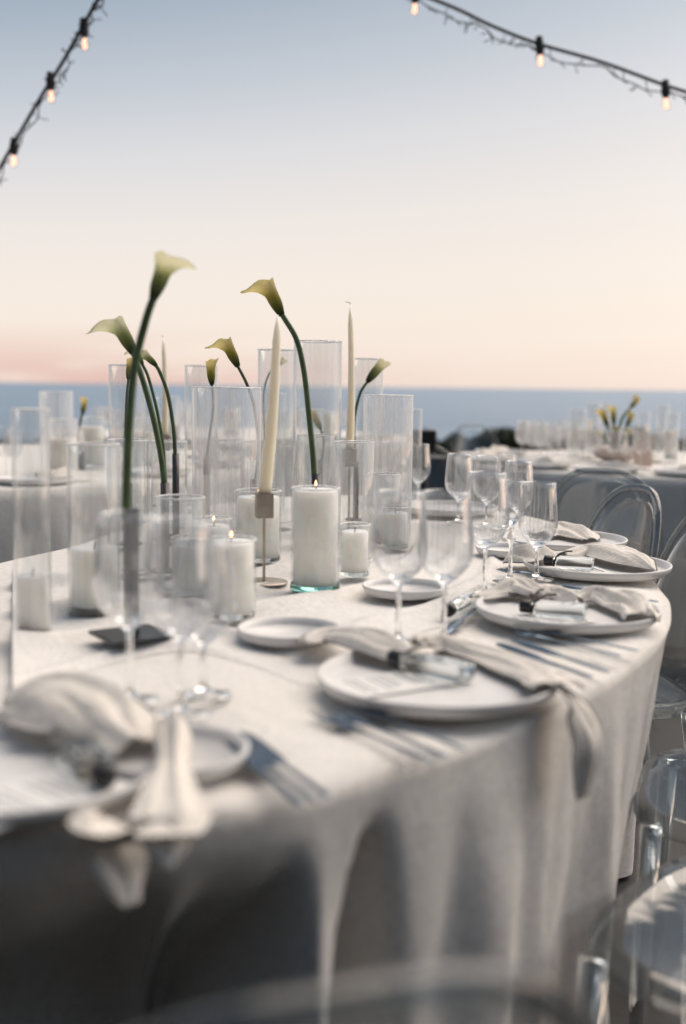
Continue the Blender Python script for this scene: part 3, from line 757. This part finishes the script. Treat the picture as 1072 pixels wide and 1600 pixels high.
# near plate: left tip over the side plate, knot by the bottle, right roll, tail over the table edge
e1 = at(872, 1078, TABLE + .030)
napkin([at(474, 1008, z1), at(520, 995, z1), at(585, 1010, z1 + .004), at(640, 1030, z1 - .002), at(668, 1016, z1 - .002)], [.012, .034, .042, .030, .018], [.010, .026, .032, .026, .022],
       'left half of the knotted linen napkin across the near dinner plate', 2.1)
napkin([at(655, 1018, z1), at(690, 1012, z1), at(740, 1022, z1 - .004), at(800, 1042, z1 - .004), at(850, 1064, z1 - .002), e1], [.020, .028, .030, .036, .036, .030], [.030, .034, .026, .030, .022, .014],
       'long twisted linen napkin along the far side of the near dinner plate', 5.4)
ed = at(885, 1082, TABLE + .022)
nrm = Vector((.75, -.6, .1)).normalized()
napkin([at(858, 1070, TABLE + .032), at(876, 1078, TABLE + .026), ed + nrm * .012 + Vector((0, 0, -.015)), ed + nrm * .028 + Vector((.0, 0, -.055)), ed + nrm * .028 + Vector((0, 0, -.09)), ed + nrm * .024 + Vector((0, 0, -.125))],
       [.018, .024, .028, .032, .028, .010], [.010, .012, .014, .018, .014, .004], 'grey-hemmed napkin tail hanging over the table edge beside the near plate', 8.8, nrm=nrm)
# second plate
z2 = TABLE + .022
napkin([at(742, 938, z2), at(775, 930, z2), at(808, 922, z2 + .006), at(842, 932, z2 + .004)], [.014, .030, .040, .026], [.012, .026, .034, .024],
       'left half of the linen napkin lying on the second dinner plate', 12.2)
napkin([at(838, 935, z2), at(862, 932, z2), at(888, 938, z2), at(905, 944, z2)], [.018, .030, .026, .016], [.022, .038, .030, .016],
       'peaked knot in the middle of the napkin on the second dinner plate', 15.7)
napkin([at(898, 940, z2), at(925, 938, z2), at(960, 945, z2), at(992, 957, z2), at(1002, 972, z2)], [.016, .026, .032, .034, .026], [.018, .030, .038, .036, .028],
       'rolled right end of the linen napkin on the second dinner plate', 19.3)
# third plate
napkin([at(793, 880, TABLE + .012), at(812, 876, TABLE + .02), at(838, 872, TABLE + .024), at(868, 874, TABLE + .02)], [.020, .040, .042, .028], [.018, .042, .040, .022],
       'round bunched napkin left of the third dinner plate, behind the tulip glass', 23.9)
napkin([at(880, 872, z2), at(915, 866, z2), at(955, 868, z2 + .004), at(990, 880, z2 + .004), at(1024, 893, z2 - .002)], [.022, .040, .060, .050, .004], [.022, .040, .050, .034, .004],
       'wide leaf-shaped napkin pointing right off the third dinner plate', 27.5)
napkin([at(845, 838, z2), at(870, 832, z2), at(900, 836, z2), at(922, 845, z2)], [.03, .065, .065, .020], [.02, .038, .034, .01],
       'folded napkin on the fourth dinner plate, before the arched clear chairs', 31.2)
# front left
napkin([at(10, 1120, z1), at(75, 1105, z1 + .01), at(145, 1125, z1 + .008), at(215, 1172, z1 - .002)], [.04, .070, .065, .025], [.03, .055, .05, .02],
       'dark shaded mound of napkin at the left edge behind the dark bottle', 35.1)
n0 = Vector((.2, -.97, 0)).normalized()
napkin([at(270, 1128, TABLE + .034), at(270, 1155, TABLE + .036), at(268, 1195, TABLE + .030), at(266, 1240, TABLE + .024), at(270, 1285, TABLE + .016), Vector((-.155, .912, TABLE + .007)), Vector((-.151, .897, TABLE - .004)), Vector((-.148, .884, TABLE - .014))],
       [.012, .017, .015, .028, .033, .028, .016, .002], [.022, .030, .012, .010, .009, .010, .008, .003], 'pale leaf-shaped napkin hanging point down over the near edge', 39.6, nrm=n0, hem=False)
napkin([at(118, 1275, TABLE + .024), at(150, 1292, TABLE + .016), Vector((-.203, .925, TABLE - .004)), Vector((-.192, .91, TABLE - .028)), Vector((-.182, .90, TABLE - .054))],
       [.014, .024, .027, .022, .008], [.008, .010, .012, .010, .003], 'shaded napkin tail hanging over the edge at the front left corner', 44.2, nrm=n0, hem=False)

# ---- menu cards
def menu(c, rz, label, w=.085, l=.17, z=TABLE + .0165):
    o = empty('menu_card', (c.x, c.y, z), rz); tag(o, label, 'menu card')
    bm = bmesh.new(); box(bm, w, l, .0008, (0, 0, 0)); link('card', bm, M['card'], o, sm=False)
    bm = bmesh.new(); rnd = random.Random(int(c.x * 1e4))
    for i in range(13):
        y = l / 2 - .014 - i * .0105
        if i in (2, 6, 10): continue
        x = -w / 2 + .010
        end = w / 2 - .010 - rnd.random() * .02
        while x < end:
            ww = .003 + rnd.random() * .007; box(bm, ww, .0016 if i else .004, .0003, (x + ww / 2, y, .0008)); x += ww + .002
    link('print', bm, M['ink'], o, sm=False)
    return o
menu(at(618, 1066, TABLE + .016), R(-60), 'printed menu card flat on the near dinner plate under the bottle')
menu(at(850, 968, TABLE + .016), R(-70), 'printed menu card flat on the second dinner plate', l=.14)
menu(at(40, 1250, TABLE + .016), R(-40), 'menu card in shade on the plate at the left edge')
menu(at(900, 893, TABLE + .016), R(-75), 'menu card on the third dinner plate below the black-capped bottle', l=.13)

# ---- little bottles with black caps
def bottle(cap_pt, end_pt, label, z, ribbon=True, h=.022, w=.036):
    a = Vector((cap_pt.x, cap_pt.y, 0)); b_ = Vector((end_pt.x, end_pt.y, 0)); d = (b_ - a); Lg = d.length; rz = math.atan2(d.y, d.x)
    o = empty('small_bottle', (a.x, a.y, z), rz); tag(o, label, 'bottle')
    bm = bmesh.new(); box(bm, Lg - .026, w, h, (.026 + (Lg - .026) / 2, 0, h / 2), .0035)
    link('body', bm, M['bottle'], o)
    bm = bmesh.new(); tube(bm, [Vector((.012, 0, h / 2)), Vector((.028, 0, h / 2))], .0065, 16); link('neck', bm, M['bottle'], o)
    bm = bmesh.new(); tube(bm, [Vector((-.001, 0, h / 2)), Vector((.0005, 0, h / 2)), Vector((.016, 0, h / 2)), Vector((.017, 0, h / 2))], [.0098, .0108, .0108, .0100], 20); link('cap', bm, M['cap'], o)
    if ribbon:
        bm = bmesh.new(); tube(bm, catmull([Vector((.020, -.012, .002)), Vector((.022, -.008, .014)), Vector((.028, .0, .024)), Vector((.040, .012, .030)), Vector((.052, .022, .0305))], 6), .0022, 6, flat=.4); link('ribbon', bm, M['ribbon'], o)
    return o
bz = TABLE + .0185
bottle(at(612, 1040, bz), at(730, 1066, bz), 'clear flat bottle with black cap on the near dinner plate', bz)
bottle(at(814, 957, bz), at(915, 966, bz), 'clear flat bottle with black cap and ribbon on the second dinner plate', bz)
bottle(at(851, 884, bz), at(927, 889, bz), 'clear flat bottle with black cap and ribbon on the third dinner plate', bz)
bottle(at(165, 1235, bz), at(105, 1165, bz), 'dark shaded bottle with black cap on the plate at the left edge', bz)
bottle(at(700, 962, TABLE + .012), at(752, 928, TABLE + .012), 'little bottle with black cap lying on the cloth, pointing at the near wine glasses', TABLE + .012, False, .016, .022)

# ---- cutlery
def knife_bm():
    bm = bmesh.new(); P = [Vector((x, 0, 0)) for x in (0, .004, .03, .075, .095, .10, .12, .17, .20, .212)]; r = [.003, .0042, .0044, .0038, .0032, .0052, .0085, .0095, .0075, .001]
    tube(bm, P, r, 10, flat=.35, up=(0, 0, 1)); return bm
def fork_bm():
    bm = bmesh.new(); P = [Vector((x, 0, .001)) for x in (0, .004, .03, .08, .12, .138, .15, .162)]; r = [.003, .0045, .0046, .003, .0026, .0060, .0105, .0115]
    tube(bm, P, r, 10, flat=.22, up=(0, 0, 1))
    for k in range(4):
        y = (k - 1.5) * .0062; tube(bm, [Vector((.158, y * .95, .001)), Vector((.18, y, -.0008)), Vector((.203, y, .003))], [.0020, .0018, .0008], 6, flat=.6)
    return bm
def mesh_of(name, bm, m):
    me = bpy.data.meshes.new(name); bm.normal_update(); bm.to_mesh(me); bm.free()
    for p in me.polygons: p.use_smooth = True
    me.materials.append(m); return me
KN, FK = mesh_of('knife', knife_bm(), M['steel']), mesh_of('fork', fork_bm(), M['steel'])
def cutlery(kind, hx, hy, tx, ty, label, z=TABLE + .0125):
    a = at(hx, hy, z); b_ = at(tx, ty, z); d = b_ - a
    o = bpy.data.objects.new(kind, KN if kind == 'knife' else FK); C.objects.link(o); o.location = a; o.rotation_euler = (0, 0, math.atan2(d.y, d.x)); return tag(o, label, kind)
cutlery('knife', 512, 1244, 402, 1163, 'blurred knife nearest the front edge, right one of the three below the side plate')
cutlery('knife', 492, 1252, 380, 1163, 'blurred knife in the middle of the three below the side plate')
cutlery('knife', 470, 1258, 358, 1160, 'blurred knife, leftmost of the three below the side plate')
cutlery('fork', 727, 1172, 545, 1098, 'fork lying closest to the rim of the near dinner plate')
cutlery('fork', 698, 1184, 520, 1110, 'middle fork left of the near dinner plate')
cutlery('fork', 672, 1190, 492, 1112, 'fork farthest from the rim of the near dinner plate')
cutlery('knife', 950, 1050, 856, 1018, 'long knife between the near and second plates, nearer the second plate')
cutlery('knife', 925, 1058, 835, 1026, 'short blurred knife right beside the napkin of the near plate')
cutlery('fork', 997, 1018, 850, 986, 'fork lying along the front rim of the second dinner plate')
cutlery('fork', 970, 1026, 830, 992, 'lower fork in front of the second dinner plate')
cutlery('knife', 1028, 940, 980, 932, 'upper knife at the right table edge beside the second plate')
cutlery('knife', 1026, 948, 976, 939, 'lower knife at the right table edge beside the second plate')
cutlery('fork', 930, 906, 850, 898, 'fork in front of the third dinner plate')
cutlery('knife', 742, 950, 700, 985, 'knife lying behind the near pair of wine glasses')

# ------------------------------------------------------------------ clear chairs
def make_chair():
    o = empty('clear_chair', (0, 0, 0))
    # seat (front towards +y), rounded plate
    def seat_outline(s=1.0):
        P = []
        for i in range(40):
            a = 2 * math.pi * i / 40; c, s_ = math.cos(a), math.sin(a)
            P.append((.205 * s * math.copysign(abs(c) ** .6, c) * (1.05 if s_ > 0 else .93), .205 * s * math.copysign(abs(s_) ** .6, s_)))
        return P
    bm = bmesh.new(); rings = []
    for s, z in ((.0, .452), (.5, .452), (.86, .455), (.97, .459), (1.0, .452), (1.0, .432), (.985, .428), (.95, .440), (.5, .444), (0, .444)):
        rings.append([bm.verts.new((x, y, z)) for x, y in seat_outline(s)] if s else [bm.verts.new((0, 0, z))])
    for a, b in zip(rings, rings[1:]):
        for i in range(40):
            j = (i + 1) % 40
            f = (a[0], b[i], b[j]) if len(a) == 1 else (a[j], a[i], b[0]) if len(b) == 1 else (a[i], b[i], b[j], a[j])
            bm.faces.new(f)
    link('seat', bm, M['plastic'], o)
    # arched back
    def arch(w, h, y0, lean):
        P = []
        for i in range(41):
            t = i / 40; a = math.pi * t
            x = -w * math.cos(a); x = math.copysign(abs(math.cos(a)) ** .75, -math.cos(a)) * w; z = .44 + h * (math.sin(a) ** .62)
            P.append(Vector((x, y0 - lean * (z - .44) - .05 * (1 - (x / w) ** 2), z)))
        return P
    A = arch(.205, .43, -.165, .16)
    bm = bmesh.new(); tube(bm, A, .0105, 10, flat=.8); link('back_frame', bm, M['rail'], o)
    B = arch(.185, .40, -.168, .16); n = 20
    rows = []
    for i in range(n + 1):
        a, b = B[i], B[40 - i]
        rows.append([a.lerp(b, k / 12) + Vector((0, -.045 * (1 - (2 * k / 12 - 1) ** 2) * (abs(a.x) / .185), 0)) for k in range(13)])
    bm = sheet(bmesh.new(), rows); p = link('backrest', bm, M['plastic'], o); p.modifiers.new('s', 'SOLIDIFY').thickness = .006
    for sx, sy in ((-1, 1), (1, 1), (-1, -1), (1, -1)):
        bm = bmesh.new(); x, y = sx * .175, sy * .165
        tube(bm, [Vector((x, y, .44)), Vector((x * 1.04, y * (1.04 if sy > 0 else 1.15), .22)), Vector((x * 1.08, y * (1.06 if sy > 0 else 1.3), .0))], [.019, .016, .012], 10); link('leg', bm, M['acrylic'], o)
    return o
ch = make_chair()
def chair(x, y, face, label, first=[True]):
    """face: direction (degrees, ccw from +x) that the sitter looks"""
    if first[0]: o = ch; first[0] = False
    else: o = copy_tree(ch)
    o.location = (x, y, 0); o.rotation_euler.z = R(face - 90); return tag(o, label, 'chair', 'clear arched chairs round the tables')
chair(.90, 4.02, 75, 'larger clear arched chair standing behind at the right, before the far tablecloth')
chair(.52, 3.00, 197, 'inner clear chair, its lower arch framed by the larger one behind')
chair(.56, 2.55, 184, 'clear chair cut by the right edge, its curved side beside the pointed napkin')
chair(.70, 1.86, 160, 'clear chair by the second plate, its seat beyond the hanging cloth')
chair(.54, 1.36, 142, 'clear chair at the lower right corner, its seat curving against the cloth')
chair(-.10, .735, 110, 'blurred clear chair back at the bottom edge before the hanging cloth')
chair(.33, 3.95, 198, 'clear chair beyond the table, its pale arch before the black cabinet')
chair(1.75, 4.45, 95, 'clear chair at the far table, beyond the right edge chair')
chair(.40, 4.92, 290, 'clear chair left of the far right table, before the low hedge')
chair(.95, 7.95, -70, 'clear chair behind the far right table before the hedge')

# ------------------------------------------------------------------ settings on the far tables
def far_glass(c, ang, rad, k, label, grp):
    return wine(0, 0, 'f' + k, label, grp, loc=(c[0] + rad * math.cos(R(ang)), c[1] + rad * math.sin(R(ang)), TABLE + .004))
k = 0
for (c, grp, lab, arc) in ((T2, 'wine glasses set round the far right table', 'stemmed wine glass set on the far right table with the yellow callas', range(120, 310, 10)),
                      (T3, 'wine glasses set round the left rear table', 'stemmed wine glass set on the left rear table', range(230, 410, 15)),
                      (T4, 'wine glasses on the farthest table', 'stemmed wine glass on the farthest table', range(180, 361, 16))):
    for a in arc:
        for q in (0, 1):
            far_glass(c, a + q * 4 + random.uniform(-1, 1), c[2] - (.36 if c is T2 else .42) - q * .08 - random.random() * .05, 'AB'[q], lab, grp)
def far_plate(c, ang, label, grp):
    o = plate((c[0] + (c[2] - .2) * math.cos(R(ang)), c[1] + (c[2] - .2) * math.sin(R(ang)), TABLE + .004), PL, label, 'dinner_plate'); o['group'] = grp; return o
for i, a in enumerate(range(150, 310, 22)): far_plate(T2, a, 'dinner plate set on the far right table', 'dinner plates on the far right table')
for i, a in enumerate(range(235, 400, 24)): far_plate(T3, a, 'dinner plate set on the left rear table', 'dinner plates on the left rear table')
for i, a in enumerate(range(190, 360, 26)): far_plate(T4, a, 'dinner plate on the farthest table', 'dinner plates on the farthest table')
nk = None
for i, (c, a) in enumerate([(T2, a) for a in range(155, 300, 22)] + [(T3, a) for a in range(240, 390, 24)]):
    p = Vector((c[0] + (c[2] - .2) * math.cos(R(a)), c[1] + (c[2] - .2) * math.sin(R(a)), TABLE + .02))
    if nk is None:
        nk = napkin([Vector((-.12, .02, 0)), Vector((-.05, 0, .0)), Vector((.03, 0, .0)), Vector((.12, -.02, 0))], [.03, .05, .05, .02], [.03, .05, .045, .01], 'x', 60 + i, hem=False); o = nk
    else: o = nk.copy(); C.objects.link(o)
    o.location = p; o.rotation_euler.z = R(a + 80 + random.uniform(-15, 15))
    if c is T2: tag(o, 'bunched linen napkin on a plate of the far right table', 'napkin', 'napkins on the far right table')
    else: tag(o, 'bunched linen napkin on a plate of the left rear table', 'napkin', 'napkins on the left rear table')

px_vase(888, 916, 640, 5.9, 'far cylinder, leftmost on the table with the yellow callas')
px_vase(915, 940, 629, 6.3, 'far tall cylinder directly left of the yellow callas')
px_vase(937, 955, 630, 6.6, 'far tall cylinder behind the yellow callas')
px_vase(996, 1016, 643, 6.5, 'far cylinder right of the yellow callas')
px_vase(1026, 1046, 632, 6.2, 'far tall cylinder at the right edge, above the far table')
px_vase(1040, 1062, 645, 5.9, 'far cylinder farthest right, cut by the picture edge', .16)
px_vase(950, 980, 690, 6.8, 'low far candle glass beneath the yellow callas', .12)
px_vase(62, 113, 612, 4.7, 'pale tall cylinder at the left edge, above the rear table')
px_vase(128, 163, 652, 5.0, 'rear cylinder with a pale rim, left of the crossing stems', .18)
px_vase(75, 120, 655, 4.5, 'rear cylinder below the pale tall one at the left edge', .15)
px_vase(207, 245, 655, 5.2, 'rear cylinder seen between the crossing calla stems', .15)
px_vase(240, 280, 620, 5.3, 'rear tall cylinder by the distant thin taper')
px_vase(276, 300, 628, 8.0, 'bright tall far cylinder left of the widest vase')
px_vase(430, 460, 640, 8.2, 'far cylinder seen between leaning taper and S-shaped stem')
px_vase(350, 375, 645, 8.3, 'far cylinder seen through the widest vase', .2)
px_vase(500, 525, 645, 8.1, 'far cylinder seen left of the straight taper', .18)
# small candles on the far right table
for (x, yt, yd, lb) in ((968, 700, 5.6, 'ivory'), (985, 672, 6.4, 'ivory')):
    pass
def far_taper(px, ytop, yd, label):
    b = atY(px, ytop, yd); taper((b.x, yd, TABLE + .004), b, .10, label)
far_taper(922, 655, 6.1, 'far taper candle inside the cylinders left of the yellow callas')
far_taper(1008, 664, 6.3, 'far taper candle right of the yellow callas')
far_taper(1022, 680, 5.9, 'short far taper candle near the right edge')
far_taper(902, 665, 6.2, 'far taper candle leftmost on the far right table')

# calla bouquet in a blush bowl
bc = atY(962, 716, 5.85); bc.z = TABLE + .004
bo = empty('flower_bowl', bc); tag(bo, 'blush ceramic bowl holding yellow callas on the far right table', 'bowl')
bm = bmesh.new(); lathe(bm, [(0, 0), (.05, 0), (.10, .02), (.135, .055), (.14, .075), (.135, .077), (.12, .05), (0, .03)], 32); link('bowl', bm, M['bowl'], bo)
yb = bc.y
for pts, sz, lb, kd in ((((962, 702), (955, 680), (949, 664)), .10, 'yellow calla, upper left flower of the far bouquet', 1),
                    (((964, 702), (960, 675), (959, 660)), .095, 'yellow calla upright beside the upper left flower of the far bouquet', 1),
                    (((961, 704), (955, 695), (946, 686)), .075, 'low yellow calla leaning left in the far bouquet', 1),
                    (((964, 704), (962, 695), (962, 686)), .075, 'low upright yellow calla in the middle of the far bouquet', 1),
                    (((966, 704), (971, 685), (980, 664)), .085, 'yellow calla at the right of the far bouquet', 1),
                    (((964, 690), (972, 655), (986, 636)), .085, 'highest calla of the far bouquet, arching right to the horizon', 1),
                    (((967, 704), (974, 688), (980, 680)), .07, 'low yellow calla at the lower right of the far bouquet', 1)):
    P = [Vector((bc.x, yb, TABLE + .03))] + [atY(x, y, yb + random.uniform(-.03, .03)) for x, y in pts]
    calla(Vector(bc), P, sz, lb, kind=kd, r=.008, openness=.5, lip=.5)
for i in range(7):
    pass
# a calla on the rear left table
b = atY(125, 690, 4.9); b.z = TABLE + .004
bud_tube(b, .12, 'dark bud tube on the left rear table', .02)
calla(b, [atY(121, 694, 4.9), atY(124, 670, 4.9), atY(129, 645, 4.9)], .075, 'small yellow calla standing on the left rear table', kind=1, r=.006, openness=.5, lip=.6)
# place card on the far table
bm = bmesh.new(); box(bm, .09, .012, .13, (0, 0, .065), .001, Matrix.Rotation(R(-12), 3, 'X')); 
p = atY(1003, 735, 5.5); p.z = TABLE + .004
tag(link('place_card', bm, mat('blush card', (.72, .55, .46), .8), loc=p, sm=False), 'upright blush card beside the bowl of yellow callas', 'card')

# ------------------------------------------------------------------ black speaker cabinets, hedge
def speaker(px0, px1, pyt, pyb, yd, label, stand=True):
    a = atY(px0, pyt, yd); b = atY(px1, pyb, yd); w = b.x - a.x; h = a.z - b.z
    o = empty('loudspeaker', ((a.x + b.x) / 2, yd, 0)); tag(o, label, 'speaker')
    bm = bmesh.new(); box(bm, w, w * .9, h, (0, 0, b.z + h / 2), .012); link('cabinet', bm, M['black'], o, sm=False)
    bm = bmesh.new(); box(bm, w * .84, .01, h * .9, (0, -w * .45 - .006, b.z + h / 2), .003); link('grille', bm, M['grille'], o, sm=False)
    bm = bmesh.new(); tube(bm, [Vector((0, 0, b.z)), Vector((0, 0, .3))], .02, 10); link('pole', bm, M['black'], o)
    for i in range(3):
        an = i * 2.094 + .5; bm = bmesh.new(); tube(bm, [Vector((0, 0, .55)), Vector((.45 * math.cos(an), .45 * math.sin(an), 0.01))], .012, 8); link('leg', bm, M['black'], o)
speaker(645, 681, 671, 708, 5.15, 'black loudspeaker on a stand before the sea, left of the low hedge')
speaker(262, 279, 662, 692, 6.9, 'small black loudspeaker far behind the calla stems')
o = empty('draped_bar', (atY(674, 740, 5.4).x, 5.4, 0)); tag(o, 'dark draped service stand below the black loudspeaker', 'service stand')
bm = bmesh.new()
n = 40; rows = []
for z, f in ((.80, 0), (.78, .1), (.4, .6), (.02, 1)):
    rows.append([Vector((( .11 + .02 * f + .012 * f * math.sin(k * 2.1)) * math.cos(k / n * 2 * math.pi), (.11 + .02 * f + .012 * f * math.sin(k * 2.1)) * math.sin(k / n * 2 * math.pi), z)) for k in range(n + 1)])
sheet(bm, rows); link('drape', bm, mat('charcoal drape', (.015, .02, .026), .8, noise_s=5, amt=.3), o)
bm = bmesh.new(); lathe(bm, [(0, .797), (.115, .797), (.115, .807), (0, .807)], 32); link('top', bm, M['black'], o, sm=False)

def hedge(x0, x1, yd, h, dens, label, seed, depth=.9):
    rnd = random.Random(seed); o = empty('hedge', ((x0 + x1) / 2, yd, 0)); tag(o, label, 'hedge')
    bm = bmesh.new(); w = (x1 - x0) / 2
    for i in range(dens):
        x = rnd.uniform(-w, w); top = h * (1 + .22 * noise.noise(Vector((x * 1.7, seed, 0))) + .16 * noise.noise(Vector((x * 6, seed, 5))))
        z = top * rnd.random() ** .45; y = rnd.uniform(-depth / 2, depth / 2) * (1 - .4 * (z / top) ** 3)
        s = rnd.uniform(.02, .045); q = Matrix.Rotation(rnd.random() * 6.28, 3, 'Z') @ Matrix.Rotation(rnd.uniform(-1.2, 1.2), 3, 'X')
        c = Vector((x, y, z)); vs = [bm.verts.new(c + q @ Vector(v)) for v in ((-s * .4, 0, 0), (0, -s * .0, s), (s * .4, 0, 0), (0, 0, -s))]
        bm.faces.new(vs)
    f = link('foliage', bm, M['leaf'], o, sm=False); f['kind'] = 'stuff'
    for i in range(int(w * 4)):
        x = rnd.uniform(-w, w); bm = bmesh.new(); tube(bm, [Vector((x, 0, 0)), Vector((x + rnd.uniform(-.1, .1), 0, h * .9))], [.02, .008], 6); link('stem', bm, M['bark'], o)
hedge(.3, 4.6, 11.4, .66, 26000, 'low dark hedge along the terrace edge, right of the black loudspeaker', 5)
hedge(-6, -.2, 12.5, .45, 16000, 'low dark hedge along the terrace edge at the left, behind the vases', 6)

# tell the repeats of the far tables apart by their order from the left in view
ORD = ['leftmost', 'second', 'third', 'fourth', 'fifth', 'sixth', 'seventh', 'eighth', 'ninth', 'tenth', 'eleventh', 'twelfth', 'thirteenth', 'fourteenth', 'fifteenth', 'sixteenth', 'seventeenth', 'eighteenth', 'nineteenth', 'twentieth']
def rank(grp, what, where, split=None):
    mem = [o for o in C.objects if o.get('group') == grp]
    for key in (sorted({o.data.name for o in mem}) if split else [None]):
        mm = sorted([o for o in mem if key is None or o.data.name == key], key=lambda o: o.location.x / o.location.y)
        w = what if key is None else (split[0] if key == 'far_glass_A' else split[1]) + ' ' + what
        for i, o in enumerate(mm):
            o['label'] = (ORD[i] + ' ' + w + ' ' + where) if i == 0 else (ORD[i] + ' ' + w + ' from the left ' + where)
rank('wine glasses set round the far right table', 'wine glass', 'on the far right table', ('large', 'small'))
rank('wine glasses set round the left rear table', 'wine glass', 'on the left rear table', ('large', 'small'))
rank('wine glasses on the farthest table', 'wine glass', 'on the farthest table', ('large', 'small'))
rank('dinner plates on the far right table', 'dinner plate', 'on the far right table')
rank('dinner plates on the left rear table', 'dinner plate', 'on the left rear table')
rank('dinner plates on the farthest table', 'dinner plate', 'on the farthest table')
rank('napkins on the far right table', 'bunched napkin', 'on the far right table')
rank('napkins on the left rear table', 'bunched napkin', 'on the left rear table')

# ------------------------------------------------------------------ festoon lights
def festoon(P, bulbs, label, seed):
    P = [Vector(p) for p in P]; O = P[0].copy(); o = empty('string_light', O); tag(o, label, 'string lights')
    Cc = catmull([p - O for p in P], 16)
    bm = bmesh.new(); tube(bm, Cc, .009, 8); link('cable', bm, M['cable'], o)
    rnd = random.Random(seed); bm = bmesh.new(); W_ = []
    for i, p in enumerate(Cc): W_.append(p + Vector((.012 * math.sin(i * .9), 0, -.018 - .035 * abs(math.sin(i * .17 + seed)))))
    tube(bm, W_, .0032, 6)
    for i in range(len(W_) - 1):
        for q in ((.0, .5) if i % 3 == 0 else ()):
            c = W_[i].lerp(W_[i+1], q); d = Vector((rnd.uniform(-1, 1), rnd.uniform(-.6, .6), rnd.uniform(-1, .8))).normalized() * rnd.uniform(.035, .05); tube(bm, [c, c + d], [.0020, .0028], 5)
    f = link('fairy_wire', bm, M['cable'], o)
    for b_ in bulbs:
        c = Vector(b_) - O
        bm = bmesh.new(); lathe(bm, [(0, .035), (.014, .035), (.022, .028), (.022, .002), (.027, -.004), (.027, -.045), (.021, -.062), (.014, -.07), (0, -.07)], 20)
        s = link('socket', bm, M['cable'], o, loc=c); s.scale = (.82,) * 3; s.rotation_euler = (rnd.uniform(-.12, .12), rnd.uniform(-.12, .12), 0)
        bm = bmesh.new(); lathe(bm, [(.013, -.066), (.017, -.075), (.024, -.095), (.026, -.112), (.022, -.130), (.012, -.141), (0, -.144)], 24); link('bulb', bm, M['bulb'], s)
        bm = bmesh.new(); tube(bm, catmull([Vector((-.004, 0, -.075)), Vector((-.009, 0, -.12)), Vector((.0, 0, -.128)), Vector((.009, 0, -.12)), Vector((.004, 0, -.075))], 5), .0045, 8); link('filament', bm, M['filament'], s)
YD = 5.4
festoon([atY(-60, 370, 5.9), atY(0, 262, 5.7), atY(62, 155, 5.5), atY(98, 97, 5.4), atY(130, 40, 5.3), atY(160, -12, 5.2), atY(250, -160, 5.0)],
        [atY(131, 38, 5.3), atY(79, 122, 5.45), atY(22, 224, 5.64)], 'string of festoon bulbs crossing the top left corner', 3)
festoon([atY(560, -45, 5.6), atY(700, 8, 5.6), atY(768, 40, 5.6), atY(840, 68, 5.6), atY(940, 97, 5.6), atY(1042, 134, 5.6), atY(1120, 158, 5.6)],
        [atY(843, 66, 5.6), atY(1040, 134, 5.6), atY(650, -14, 5.6)], 'string of festoon bulbs crossing the top right corner', 8)
